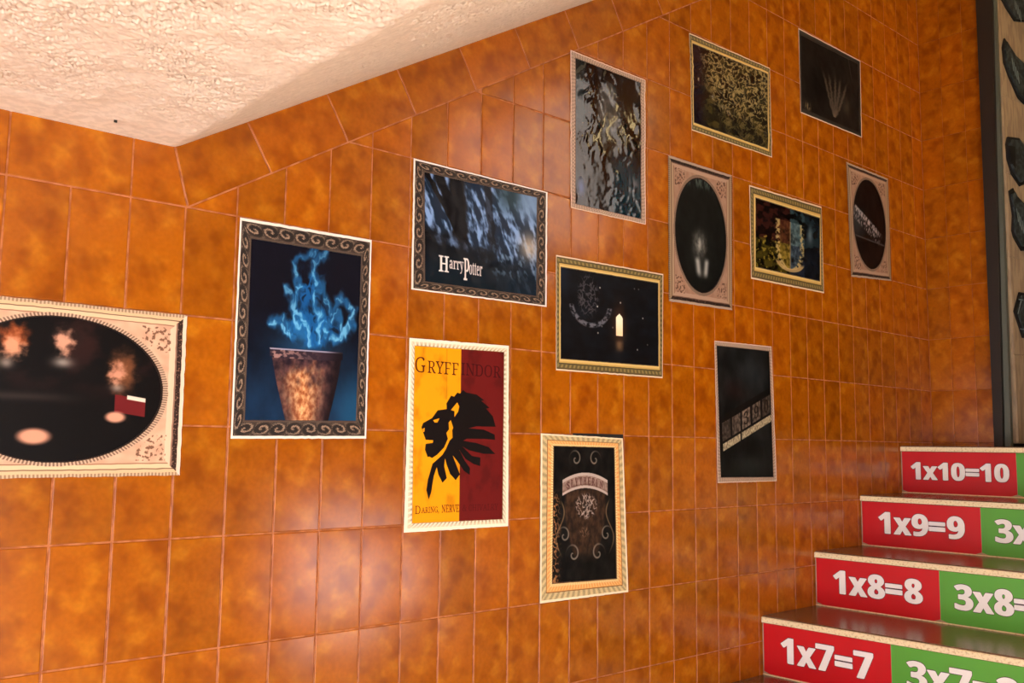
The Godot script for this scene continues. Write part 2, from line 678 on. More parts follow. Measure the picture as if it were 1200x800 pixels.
func build_stairs() -> void:
	var s := base("staircase", Vector3(nose_x(1), 0, 0))
	tag(s, "straight stair of dark polished treads with cream nosings rising along the tiled wall", "staircase", "", "structure")
	var off := -s.position
	var W := 1.62
	for k in range(1, 11):
		var y := top_y(k)
		var x := nose_x(k)
		var yb: float = top_y(k - 1) if k > 1 else 0.0
		var deep := 0.301 if k < 10 else 0.2
		put("tread", boxmesh(Vector3(x + 0.0015, y - 0.022, 0.001) + off, Vector3(x + deep + 0.006, y, W) + off, 0.0015), M.stone, s)
		put("nosing", boxmesh(Vector3(x - 0.004, y - 0.0195, 0.0012) + off, Vector3(x + 0.006, y - 0.0035, W) + off, 0.0012), M.cream, s)
		put("riser", boxmesh(Vector3(x + 0.003, yb - 0.02, 0.001) + off, Vector3(x + 0.05, y - 0.0195, W) + off), M.riser, s)
		# a smear of pale filler where the riser meets the tread below
		if k > 6:
			put("filler_line", boxmesh(Vector3(x - 0.0015, yb, 0.002) + off, Vector3(x + 0.004, yb + 0.0035, W) + off, 0.001), M.cream, s)
	var body := st_new()
	for k in range(1, 11):
		box(body, Vector3(nose_x(k) + 0.05, 0, 0.002) + off, Vector3((nose_x(k + 1) + 0.05) if k < 10 else 3.1825, top_y(k) - 0.022, W - 0.003) + off)
	put("stair_body", body.commit(), M.riser, s)


func sticker(k: int, text: String, z0: float, z1: float, m: Material, label: String, group: String) -> void:
	var y1 := top_y(k) - 0.0205
	var y0 := top_y(k - 1) + 0.004
	var x := nose_x(k) + 0.003
	var o := base("riser_sticker", Vector3(x, y0, (z0 + z1) / 2))
	tag(o, label, "sticker", group)
	var hw := (z1 - z0) / 2 - 0.0006
	var h := y1 - y0
	# the sheet, its lower corners rounded and lifting a little
	var st := st_new()
	var n := 20
	for a in n:
		for b in 8:
			var q := []
			for d in [[0, 0], [1, 0], [1, 1], [0, 1]]:
				var u: float = (a + d[0]) / float(n)
				var v: float = (b + d[1]) / 8.0
				var zz := lerpf(-hw, hw, u)
				var yy := lerpf(0.0, h, v)
				var r := 0.012
				if v < 0.12:
					var ex := maxf(0.0, r - minf(zz + hw, hw - zz)) / r
					yy += ex * ex * 0.007 * (1.0 - v / 0.12)
				var lift := 0.0006 + 0.0012 * exp(-pow(minf(zz + hw, hw - zz) / 0.012, 2)) * exp(-pow(yy / 0.02, 2))
				q.append(Vector3(-lift, yy, zz))
			quad(st, q[3], q[2], q[1], q[0])
	st.index()
	put("sheet", st.commit(), m, o)
	# the print: white figures with a dark rim, thickened by offset copies joined into one mesh
	var tm := glyphs(text, "Droid Sans", 700)
	var arr := tm.get_mesh_arrays()
	var vs: PackedVector3Array = arr[Mesh.ARRAY_VERTEX]
	var ix := PackedInt32Array(range(vs.size()))
	if arr[Mesh.ARRAY_INDEX] != null:
		ix = arr[Mesh.ARRAY_INDEX]
	var lo := vs[0]
	var hi := vs[0]
	for v in vs:
		lo = lo.min(v)
		hi = hi.max(v)
	var long := text.length() > 6
	var wz := minf(0.282 if text.length() < 6 else (0.32 if not long else 0.335), (z1 - z0) * 0.86)
	var hz := 0.07 if not long else 0.06
	var yc := h * 0.53
	for pass_ in 2:
		var me := st_new()
		var rad := 0.0042 if pass_ == 0 else 0.0029
		var xx := -0.0009 if pass_ == 0 else -0.0012
		for c in 9:
			var off := Vector2.ZERO if c == 8 else Vector2.from_angle(c * TAU / 8) * rad
			for q in ix.size():
				var v := vs[ix[q]]
				var fx := (v.x - lo.x) / (hi.x - lo.x)
				var fy := (v.y - lo.y) / (hi.y - lo.y)
				me.set_normal(Vector3.LEFT)
				me.add_vertex(Vector3(xx - c * 0.000004, yc + (fy - 0.5) * hz + off.y * (0.45 if pass_ else 0.75), (fx - 0.5) * wz + 0.004 + off.x))
		put("figure_outline" if pass_ == 0 else "figures", me.commit(), M.ink if pass_ == 0 else M.white, o)


# ---------------------------------------------------------------- posters
func bil(q: Array, u: float, v: float) -> Vector2:
	return (q[0] as Vector2).lerp(q[1], u).lerp((q[3] as Vector2).lerp(q[2], u), v)


func relief(seed_: int, amp: float, freq: Vector2, warp := 0.0) -> Callable:
	var a := noise(seed_, 1.0, 3)
	var b := noise(seed_ + 1, 2.2, 2)
	return func(p: Vector2) -> float:
		if amp == 0.0:
			return 0.0
		var q := p * freq
		if warp > 0.0:
			q += Vector2(b.get_noise_2d(p.x * 6, p.y * 6), b.get_noise_2d(p.x * 6 + 9, p.y * 6)) * warp
		var m := 1.0 if warp < 0.5 else 0.2 + 0.8 * ss(-0.15, 0.35, b.get_noise_2d(p.x * 3.1 + 4, p.y * 3.1))
		return amp * m * (0.5 + 0.5 * a.get_noise_2d(q.x, q.y) + 0.25 * b.get_noise_2d(q.x * 0.5, q.y * 0.5))


func grid_sheet(pos: Callable, nu: int, nv: int) -> ArrayMesh:
	# pos(u, v) -> [point, uv]; a sheet of 0.5 mm with a back and edges
	var vs := PackedVector3Array()
	var us := PackedVector2Array()
	var ix := PackedInt32Array()
	var w := nu + 1
	for j in nv + 1:
		for i in w:
			var r: Array = pos.call(float(i) / nu, float(j) / nv)
			vs.append(r[0])
			us.append(r[1])
	var ns := PackedVector3Array()
	ns.resize(vs.size())
	for j in nv + 1:
		for i in w:
			var du := vs[j * w + mini(i + 1, nu)] - vs[j * w + maxi(i - 1, 0)]
			var dv := vs[mini(j + 1, nv) * w + i] - vs[maxi(j - 1, 0) * w + i]
			var n := dv.cross(du).normalized()
			ns[j * w + i] = n if n.z > 0 else -n
	var flip := (vs[1] - vs[0]).cross(vs[w] - vs[0]).z > 0
	for j in nv:
		for i in nu:
			var p := j * w + i
			if flip:
				ix.append_array([p, p + w, p + 1, p + 1, p + w, p + w + 1])
			else:
				ix.append_array([p, p + 1, p + w, p + 1, p + w + 1, p + w])
	# edges going back to the wall side
	var loop := []
	for i in nu:
		loop.append(i)
	for j in nv:
		loop.append(j * w + nu)
	for i in range(nu, 0, -1):
		loop.append(nv * w + i)
	for j in range(nv, 0, -1):
		loop.append(j * w)
	var first := vs.size()
	for k in loop:
		for d in [0.0, 0.0005]:
			vs.append(vs[k] - Vector3(0, 0, d))
			us.append(us[k])
			var mid := vs[(nv / 2) * w + nu / 2]
			var o := vs[k] - mid
			ns.append(Vector3(o.x, o.y, 0.01).normalized())
	for k in loop.size():
		var a := first + 2 * k
		var b := first + 2 * ((k + 1) % loop.size())
		ix.append_array([a, b, a + 1, b, b + 1, a + 1])
	var arr := []
	arr.resize(Mesh.ARRAY_MAX)
	arr[Mesh.ARRAY_VERTEX] = vs
	arr[Mesh.ARRAY_NORMAL] = ns
	arr[Mesh.ARRAY_TEX_UV] = us
	arr[Mesh.ARRAY_INDEX] = ix
	var me := ArrayMesh.new()
	me.add_surface_from_arrays(Mesh.PRIMITIVE_TRIANGLES, arr)
	return me


func poster(d: Dictionary) -> void:
	# d: quad (outer corners TL TR BR BL), inner (same order) or oval [centre, half size], label, border / picture materials, relief
	var q: Array = d.quad
	var o := base("poster", Vector3(q[3].x, q[3].y, 0))
	tag(o, d.label, "poster", "posters on the tiled wall")
	var org := Vector2(q[3].x, q[3].y)
	var rel: Callable = d.relief
	var lift := 0.0007
	var zat := func(p: Vector2) -> float: return lift + rel.call(p)
	var edge_n := noise(int(absf(q[0].x) * 1000), 55.0, 2)
	var wob: float = d.get("ragged", 0.0012)
	if d.has("inner"):
		var r: Array = d.inner
		var c := (bil(r, 0.5, 0.5) as Vector2)
		var big := []
		for v in r:
			big.append(c + (v - c) * 1.03)
		put("picture", grid_sheet(func(u: float, v: float):
			var p := bil(big, u, v)
			return [Vector3(p.x - org.x, p.y - org.y, zat.call(p)), Vector2((u - 0.5) * 1.03 + 0.5, (v - 0.5) * 1.03 + 0.5)], 56, 56), d.pic, o)
		# the printed border: four mitred strips in one sheet
		var st := SurfaceTool.new()
		st.begin(Mesh.PRIMITIVE_TRIANGLES)
		var us: float = 1.0 / d.get("period", 0.06)
		for k in 4:
			var a0: Vector2 = q[k]
			var a1: Vector2 = q[(k + 1) % 4]
			var b0: Vector2 = r[k]
			var b1: Vector2 = r[(k + 1) % 4]
			var len := a0.distance_to(a1)
			var out := Vector2(a1.y - a0.y, a0.x - a1.x).normalized() * -1.0
			var strip := grid_sheet(func(u: float, v: float):
				var pa := a0.lerp(a1, u) + out * edge_n.get_noise_2d(a0.x + a1.x + u * len, a0.y) * wob * sin(u * PI)
				var pb := b0.lerp(b1, u) - out * edge_n.get_noise_2d(a0.x + u * len + 5, a0.y) * wob * 0.6 * sin(u * PI)
				var p := pa.lerp(pb, v)
				return [Vector3(p.x - org.x, p.y - org.y, zat.call(p) + 0.0008), Vector2(u * len * us, v)], 40, 4)
			st.append_from(strip, 0, Transform3D.IDENTITY)
		put("printed_border", st.commit(), d.border, o)
	else:
		var oc: Vector2 = d.oval[0]
		var oh: Vector2 = d.oval[1]
		put("picture", grid_sheet(func(u: float, v: float):
			var p := oc + Vector2(u * 2 - 1, 1 - v * 2) * oh * 1.03
			return [Vector3(p.x - org.x, p.y - org.y, zat.call(p)), Vector2((u - 0.5) * 1.03 + 0.5, (v - 0.5) * 1.03 + 0.5)], 48, 48), d.pic, o)
		# the border sheet from its edge to the oval hole
		put("printed_border", grid_sheet(func(u: float, v: float):
			var t := fposmod(u, 1.0) * 4.0
			var s := int(t) % 4
			var f := t - int(t)
			var corners := [Vector2(0, 0), Vector2(1, 0), Vector2(1, 1), Vector2(0, 1)]
			var e: Vector2 = corners[s].lerp(corners[(s + 1) % 4], f)
			var pe := bil(q, e.x, e.y)
			pe += Vector2(edge_n.get_noise_2d(pe.x, pe.y), edge_n.get_noise_2d(pe.x + 7, pe.y)) * wob
			var ang := atan2((0.5 - e.y) * 2, (e.x - 0.5) * 2)
			var po := oc + Vector2(cos(ang), sin(ang)) * oh
			var p := pe.lerp(po, v)
			var ue := e.lerp(d.oval_uv[0] + Vector2(cos(ang), -sin(ang)) * d.oval_uv[1], v)
			return [Vector3(p.x - org.x, p.y - org.y, zat.call(p) + 0.0008), ue], 128, 10), d.border, o)


func print_mat(img: Image, rough: float, spec := 0.22) -> StandardMaterial3D:
	var m := textured(tex(img), rough, spec)
	m.texture_repeat = false
	return m


func border_image(style: String) -> Image:
	var n := noise(style.length() * 7 + 3, 7.0, 3)
	var g := noise(91, 22.0, 2)
	match style:
		"dark":
			return paint(160, 80, func(u: float, v: float):
				if v < 0.15:
					return C(238, 226, 212)
				var x: float = u * 2.0
				var sx: float = fposmod(x, 1.0) - 0.5
				var flip: float = 1.0 if fposmod(x, 2.0) < 1.0 else -1.0
				var yy: float = (v - 0.53) / 0.3
				var spiral := Vector2(sx * 2.1, yy)
				var rr := spiral.length()
				var th := atan2(spiral.y * flip, spiral.x)
				var band := sin(rr * 6.5 - th + n.get_noise_2d(u * 3, v * 2) * 1.6)
				var c := mix3(C(28, 20, 16), C(146, 118, 96), ss(0.0, 0.9, band) * ss(1.35, 0.7, rr))
				c = mix3(c, C(84, 66, 54), ss(0.9, 1.3, rr) * 0.7)
				c = mix3(c, C(226, 206, 180), ss(0.4, 1.0, band) * ss(0.0, 0.4, n.get_noise_2d(u * 7, v * 4)) * 0.9)
				c = mix3(c, C(24, 17, 14), ss(0.1, 0.5, n.get_noise_2d(u * 11 + 4, v * 6)) * 0.6)
				c = mix3(c, C(84, 68, 58), ss(0.86, 0.93, v))
				if v < 0.2:
					c = mix3(c, C(60, 46, 38), 0.6)
				return mix3(c, C(20, 14, 12), ss(0.96, 1.0, v)))
		"gold":
			return paint(160, 64, func(u: float, v: float):
				if v < 0.12:
					return C(232, 204, 170)
				var c := C(120, 100, 52)
				if v < 0.2:
					c = C(80, 62, 34)
				elif v < 0.58:
					var bead := sin(u * TAU * 4.0) * 0.5 + 0.5
					c = mix3(C(92, 80, 44), C(152, 132, 78), bead * ss(0.3, 0.7, 1.0 - absf(v - 0.39) * 4.0) + 0.3 * n.get_noise_2d(u * 5, v * 5))
				elif v < 0.64:
					c = C(66, 48, 22)
				elif v < 0.93:
					c = mix3(C(196, 160, 84), C(226, 196, 124), ss(0.64, 0.9, v) + 0.3 * n.get_noise_2d(u * 3, v * 8))
				else:
					c = C(70, 50, 28)
				return c)
		"cream":
			return paint(160, 80, func(u: float, v: float):
				var c := C(248, 234, 208)
				if v > 0.42 and v < 0.98:
					var tw := sin((u * 5.0 + (v - 0.42) * 0.9) * TAU)
					c = mix3(C(232, 212, 176), C(150, 132, 100), ss(0.3, 0.95, tw) * ss(0.5, 0.9, v) * 0.7)
					c = mix3(c, C(255, 246, 224), ss(0.3, 0.9, -tw) * 0.8)
					c = mix3(c, C(110, 92, 70), ss(0.1, 0.5, n.get_noise_2d(u * 9, v * 7)) * 0.5)
				if v >= 0.95:
					c = C(150, 116, 70)
				return c)
		"gilt":
			return paint(160, 96, func(u: float, v: float):
				if v < 0.14:
					return C(244, 226, 190)
				if v < 0.48:
					var t := n.get_noise_2d(u * 8, v * 8)
					return mix3(C(222, 196, 142), C(122, 108, 76), ss(-0.05, 0.4, t + 0.25 * sin(u * TAU * 3)))
				if v < 0.53:
					return C(140, 88, 38)
				if v < 0.8:
					return mix3(C(226, 150, 82), C(240, 190, 116), 0.5 + 0.5 * sin(u * TAU * 5) * ss(0.5, 0.66, v))
				if v < 0.95:
					return mix3(C(244, 214, 150), C(196, 150, 88), ss(0.2, 0.9, sin(u * TAU * 8)))
				return C(90, 56, 26))
		"lace":
			return paint(160, 64, func(u: float, v: float):
				if v < 0.16:
					return C(236, 204, 180)
				if v > 0.9:
					return C(110, 84, 70)
				var t := g.get_noise_2d(u * 2, v * 1.2) + 0.35 * sin(u * TAU * 6) * sin(v * TAU * 1.5)
				return mix3(C(206, 174, 150), C(96, 78, 68), ss(-0.12, 0.4, t)))
		"plain":
			return paint(64, 64, func(u: float, v: float):
				if v < 0.2:
					return C(224, 196, 174)
				return mix3(C(58, 54, 48), C(34, 31, 29), ss(0.25, 0.9, v) + 0.4 * n.get_noise_2d(u, v * 3)))
	return null


func oval_border_image(turned: bool, w: int, h: int) -> Image:
	# landscape in (a, b); turned = the same print hung upright
	var n := noise(301, 26.0, 3)
	var s := noise(302, 9.0, 2)
	return paint(w, h, func(u: float, v: float):
		var a: float = v if turned else u
		var b: float = u if turned else v
		var ex: float = absf(a - 0.5) * 2.0
		var ey: float = absf(b - 0.5) * 2.0
		var da: float = (1.0 - ex) * 0.21
		var db: float = (1.0 - ey) * 0.1485
		var d := minf(da, db)
		var c := C(222, 180, 150)
		c = mix3(c, C(204, 158, 130), 0.5 + 0.8 * s.get_noise_2d(u, v))
		if da < db and da < 0.03:           # the short sides: a dark beaded band
			if da < 0.007:
				c = C(232, 204, 178)
			elif da < 0.016:
				c = mix3(C(52, 36, 30), C(170, 130, 108), ss(0.1, 0.7, n.get_noise_2d(u * 2.5, v * 2.5)))
			elif da < 0.019:
				c = C(150, 112, 92)
			else:
				c = C(232, 192, 162)
		elif d < 0.022:
			if d < 0.006:
				c = mix3(C(140, 110, 84), C(222, 194, 160), 0.45 + 0.4 * sin(a * TAU * 70.0))
			elif d < 0.012:
				c = C(214, 180, 140)
			elif d < 0.014:
				c = C(120, 92, 70)
			else:
				c = C(226, 190, 152)
		elif d < 0.0245:
			c = C(150, 110, 86)
		# corner scrolls
		var o := Vector2((a - 0.5) * 0.42 / 0.168, (b - 0.5) * 0.297 / 0.1195)
		var rr := o.length()
		if rr > 1.12 and ex > 0.62 and ey > 0.5 and d > 0.028:
			c = mix3(c, C(104, 70, 52), ss(0.1, 0.3, n.get_noise_2d(a * 1.6 + 4, b * 1.1)) * 0.85)
		if rr < 1.075:
			var th := atan2(o.y, o.x)
			c = mix3(C(112, 86, 70), C(216, 184, 156), 0.5 + 0.5 * sin(th * 190.0))
			if rr < 1.02:
				c = C(40, 28, 24)
		return c)


func pts_uv(list: Array, sx: float, sy: float) -> PackedVector2Array:
	var out := PackedVector2Array()
	for k in range(0, list.size(), 2):
		var x: float = list[k]
		var y: float = list[k + 1]
		var u := (x - 63.0) / 346.0
		var top := 65.0 + 25.0 * u
		var bot := 745.0 - 17.0 * u
		out.append(Vector2(u * sx, (y - top) / (bot - top) * sy))
	return out


func img_lion() -> Image:
	var W := 330
	var H := 500
	var n := noise(401, 4.0, 4)
	var head := pts_uv([92, 380, 98, 364, 130, 345, 150, 315, 184, 310, 183, 288, 200, 258, 212, 262, 224, 246, 234, 250, 246, 236, 258, 246, 300, 254, 330, 276, 318, 278, 352, 305, 338, 308, 366, 338, 378, 378, 300, 376, 268, 384, 330, 389, 374, 408, 376, 428, 330, 424, 262, 424, 248, 432, 300, 440, 350, 456, 378, 482, 330, 481, 272, 468, 244, 452, 284, 490, 318, 496, 317, 528, 290, 520, 258, 500, 234, 466, 256, 508, 277, 536, 276, 562, 252, 545, 226, 508, 208, 486, 226, 530, 238, 560, 222, 582, 200, 558, 186, 520, 180, 498, 178, 530, 188, 574, 172, 592, 156, 560, 150, 532, 140, 565, 130, 630, 122, 655, 113, 620, 118, 580, 134, 520, 170, 486, 184, 462, 196, 432, 208, 420, 206, 392, 210, 382, 200, 352, 192, 362, 194, 388, 184, 402, 190, 424, 176, 458, 150, 486, 132, 498, 122, 492, 116, 494, 106, 466, 108, 444, 134, 440, 136, 430, 108, 428, 100, 405], W, H)
	var ear := pts_uv([200, 314, 224, 284, 232, 300, 228, 320, 214, 341, 214, 318], W, H)
	var eyep := pts_uv([134, 353, 158, 345, 150, 362, 140, 362], W, H)
	var nose := pts_uv([96, 386, 104, 382, 103, 398, 98, 398], W, H)
	var img := paint(W, H, func(u: float, v: float):
		var c := C(250, 158, 14) if u < 0.503 else C(104, 24, 22)
		c = mix3(c, c.darkened(0.3), ss(0.05, 0.6, n.get_noise_2d(u, v)) * 0.55)
		if absf(u - 0.345) < 0.006 and v < 0.3:
			c = c.darkened(0.12)
		var hit := 0.0
		for k in 4:
			var p := Vector2(u * W + (k % 2) * 0.5 - 0.25, v * H + (k / 2) * 0.5 - 0.25)
			if Geometry2D.is_point_in_polygon(p, head) and not Geometry2D.is_point_in_polygon(p, ear) and not Geometry2D.is_point_in_polygon(p, eyep) and not Geometry2D.is_point_in_polygon(p, nose):
				hit += 0.25
		return mix3(c, C(22, 16, 15), hit))
	var ink := C(74, 24, 12)
	print_text(img, "G", "Droid Serif", 400, Vector2(W * 0.01, H * 0.062), Vector2(W * 0.115, H * 0.15), ink)
	print_text(img, "RYFF", "Droid Serif", 400, Vector2(W * 0.14, H * 0.078), Vector2(W * 0.475, H * 0.15), ink, 3.0)
	print_text(img, "INDOR", "Droid Serif", 400, Vector2(W * 0.505, H * 0.08), Vector2(W * 0.965, H * 0.152), C(62, 12, 14), 3.0)
	print_text(img, "D", "Droid Serif", 400, Vector2(W * 0.03, H * 0.905), Vector2(W * 0.085, H * 0.95), ink)
	print_text(img, "ARING,", "Droid Serif", 400, Vector2(W * 0.095, H * 0.913), Vector2(W * 0.28, H * 0.953), ink)
	print_text(img, "NERVE", "Droid Serif", 400, Vector2(W * 0.31, H * 0.905), Vector2(W * 0.5, H * 0.948), ink)
	print_text(img, "& CHIVALRY", "Droid Serif", 400, Vector2(W * 0.54, H * 0.908), Vector2(W * 0.95, H * 0.945), C(78, 16, 16))
	return img


func img_goblet() -> Image:
	var a := noise(501, 4.0, 4)
	var b := noise(502, 7.0, 4)
	var w := noise(503, 3.0, 3)
	var wisps := []
	for l in [[290, 450, 268, 390, 236, 335, 252, 260, 226, 195, 250, 160, 300, 146], [322, 440, 332, 375, 300, 315, 322, 255, 290, 205, 306, 165, 336, 142],
			[372, 440, 402, 400, 386, 352, 340, 305, 328, 245], [392, 420, 434, 385, 438, 325, 404, 285, 372, 322, 382, 345], [235, 425, 188, 396, 166, 388, 200, 374, 232, 412],
			[262, 430, 242, 370, 222, 300, 208, 268], [350, 430, 352, 380, 372, 350, 380, 300]]:
		var line := PackedVector2Array()
		for q in range(0, l.size(), 2):
			line.append(Vector2((l[q] - 92.0) / 368.0, (l[q + 1] - 126.0) / 588.0))
		wisps.append(line)
	return paint(260, 364, func(u: float, v: float):
		var c := mix3(C(8, 10, 20), C(24, 52, 84), ss(0.45, 0.95, v) * 0.8 + 0.25 * a.get_noise_2d(u, v))
		c = mix3(c, C(16, 14, 26), ss(0.7, 0.2, v) * 0.6)
		# blue light about the rim and to the right
		c = mix3(c, C(40, 92, 138), 0.55 * exp(-pow((v - 0.58) / 0.1, 2)) * exp(-pow((u - 0.5) / 0.3, 2)))
		c = mix3(c, C(30, 84, 122), 0.7 * ss(0.72, 0.95, u) * ss(0.6, 0.95, v))
		# flames: wisps that rise, fork and curl back
		var f := Vector2(u, v) + Vector2(w.get_noise_2d(u * 2.2, v * 2), w.get_noise_2d(u * 2.2 + 9, v * 2)) * 0.045
		var mass := exp(-pow((f.x - 0.56) / 0.25, 2) - pow((f.y - 0.46) / 0.13, 2))
		mass = maxf(mass, 0.75 * exp(-pow((f.x - 0.5 - 0.3 * (0.3 - f.y)) / 0.14, 2) - pow((f.y - 0.26) / 0.16, 2)))
		var k := 1.0 - absf(b.get_noise_2d(f.x * 1.1, f.y * 0.8)) * 3.4
		c = mix3(c, C(22, 92, 158), ss(0.15, 0.75, mass * (0.65 + 0.55 * k)) * ss(0.62, 0.56, v) * 0.9)
		var glowing := 0.0
		for wi in wisps.size():
			var line: PackedVector2Array = wisps[wi]
			var best := 9.0
			var at := 0.0
			for q in line.size() - 1:
				var p := Geometry2D.get_closest_point_to_segment(f, line[q], line[q + 1])
				var d := (f - p).length()
				if d < best:
					best = d
					at = (q + 0.5) / line.size()
			glowing = maxf(glowing, ss(0.05, 0.004, best) * (1.0 - 0.35 * at))
		c = mix3(c, C(38, 122, 190), glowing * 0.75)
		c = mix3(c, C(128, 200, 238), ss(0.55, 1.0, glowing * (0.7 + 0.4 * k)) * 0.7)
		# the cup
		var t := (v - 0.595) / 0.405
		if t > 0.0:
			var l := lerpf(0.2, 0.345, pow(t, 1.25)) if t > 0.12 else 0.19 + 0.02 * t
			var r := lerpf(0.845, 0.735, pow(t, 1.4)) if t > 0.12 else 0.855
			if u > l and u < r:
				var x := (u - l) / (r - l)
				var lit := exp(-pow((x - 0.42) / 0.3, 2)) * ss(0.1, 0.6, t + 0.3 * a.get_noise_2d(u * 2, v * 2))
				var base_ := mix3(C(34, 24, 34), C(92, 62, 62), 0.5 + a.get_noise_2d(u * 3, v * 3))
				var warm := mix3(C(150, 82, 46), C(246, 186, 130), 0.5 + 1.1 * b.get_noise_2d(u * 2.6, v * 2.6))
				c = mix3(base_, warm, lit)
				if t < 0.14:
					c = mix3(C(48, 36, 46), C(150, 116, 112), ss(0.0, 0.45, b.get_noise_2d(u * 2, v * 4) + 0.2) * ss(0.8, 0.1, x))
				if t < 0.02:
					c = C(150, 148, 170)
				c = mix3(c, C(18, 12, 16), ss(0.72, 1.0, x) * 0.85)
		return c)


func img_mist() -> Image:
	var W := 380
	var H := 272
	var a := noise(601, 3.0, 4)
	var b := noise(602, 5.0, 3)
	var img := paint(W, H, func(u: float, v: float):
		# slanting trunks and blue mist, dark below left
		var s: float = u - 0.28 * v
		var q := Vector2(s * 3.4, v * 0.8)
		var m := 0.5 + 0.9 * a.get_noise_2d(q.x * 0.9, q.y) + 0.5 * b.get_noise_2d(s * 3, v * 1.4)
		var sky := mix3(C(20, 34, 52), C(126, 158, 206), ss(0.3, 0.95, m))
		sky = mix3(sky, C(34, 56, 62), ss(0.55, 0.7, u) * ss(0.35, 0.05, v) * 0.8)
		sky = mix3(sky, C(190, 168, 142), exp(-pow((u - 0.93) / 0.09, 2) - pow((v - 0.52) / 0.14, 2)) * 0.8)
		sky = mix3(sky, C(150, 180, 226), ss(0.2, 0.05, absf(u - 0.96)) * ss(0.36, 0.1, v) * 0.6)
		var dark := ss(0.42, 0.62, v - 0.25 * u + 0.12 * a.get_noise_2d(u * 2, v * 2))
		dark *= ss(1.15, 0.55, u)
		var c := mix3(sky, C(9, 10, 14), dark)
		c = mix3(c, C(18, 30, 40), ss(0.58, 0.9, v) * 0.75)
		# bare dark trunks at the left
		for k in 4:
			var tx: float = [0.02, 0.12, 0.27, 0.53][k] + [0.5, 0.36, 0.05, 0.1][k] * v + 0.02 * a.get_noise_2d(v * 2, k * 5)
			var tw: float = [0.03, 0.055, 0.085, 0.04][k]
			c = mix3(c, C(10, 9, 12), ss(tw, tw * 0.6, absf(u - tx)) * ss(0.66, 0.5, v) * (1.0 if k < 3 else 0.7))
		c = mix3(c, C(120, 150, 180), ss(0.12, 0.5, b.get_noise_2d(s * 2.2, v * 1.2)) * ss(0.5, 0.65, u) * ss(0.4, 0.6, v) * ss(0.95, 0.75, v) * 0.55)
		return c)
	print_text(img, "H", "Droid Serif", 700, Vector2(W * 0.115, H * 0.74), Vector2(W * 0.2, H * 0.89), C(226, 216, 212))
	print_text(img, "arry", "Droid Serif", 700, Vector2(W * 0.205, H * 0.77), Vector2(W * 0.325, H * 0.885), C(222, 210, 206))
	print_text(img, "P", "Droid Serif", 700, Vector2(W * 0.325, H * 0.73), Vector2(W * 0.375, H * 0.94), C(226, 214, 208))
	print_text(img, "otter", "Droid Serif", 700, Vector2(W * 0.375, H * 0.765), Vector2(W * 0.49, H * 0.88), C(222, 210, 206))
	return img


func img_candle() -> Image:
	var W := 300
	var H := 190
	var a := noise(701, 5.0, 4)
	var b := noise(702, 9.0, 3)
	var stars := [0.38, 0.16, 0.59, 0.3, 0.355, 0.38, 0.36, 0.68, 0.77, 0.83, 0.83, 0.45, 0.88, 0.76, 0.74, 0.11, 0.785, 0.11, 0.40, 0.6, 0.51, 0.6]
	var img := paint(W, H, func(u: float, v: float):
		var c := mix3(C(10, 10, 12), C(16, 20, 26), 0.5 + a.get_noise_2d(u, v))
		c = mix3(c, C(26, 34, 50), ss(0.12, 0.0, u) * ss(0.5, 0.0, v) * 0.8)
		# a pale smoky ornament and a curved ribbon
		var o := Vector2((u - 0.265) / 0.13, (v - 0.27) / 0.3)
		var k := 1.0 - absf(b.get_noise_2d(u * 1.5, v)) * 4.0
		c = mix3(c, C(92, 88, 92), ss(1.0, 0.55, o.length()) * ss(0.0, 0.9, k) * 0.75)
		var rib := Vector2((u - 0.29) / 0.19, (v - 0.36) / 0.24)
		if rib.y > 0.1:
			c = mix3(c, C(104, 104, 112), ss(0.16, 0.06, absf(rib.length() - 1.0)) * ss(-0.2, 0.5, b.get_noise_2d(u * 2, v * 2) + 0.3))
		# the lit candle
		c = mix3(c, C(120, 66, 34), exp(-pow((u - 0.578) / 0.06, 2) - pow((v - 0.58) / 0.22, 2)) * 0.55)
		var w := 0.034 if v > 0.48 else 0.034 * ss(0.42, 0.48, v)
		if absf(u - 0.578) < w and v > 0.43 and v < 0.69:
			c = mix3(C(255, 224, 176), C(255, 244, 214), ss(0.7, 0.5, v))
		c = mix3(c, C(150, 118, 82), ss(0.06, 0.0, absf(u - 0.578)) * ss(0.72, 0.78, v) * ss(0.9, 0.8, v) * 0.6)
		for s in range(0, stars.size(), 2):
			var d := Vector2((u - stars[s]) * 1.55, v - stars[s + 1]).length()
			c = mix3(c, C(210, 206, 196), ss(0.016, 0.004, d) * (0.9 if s < 12 else 0.45))
		return c)
	return img


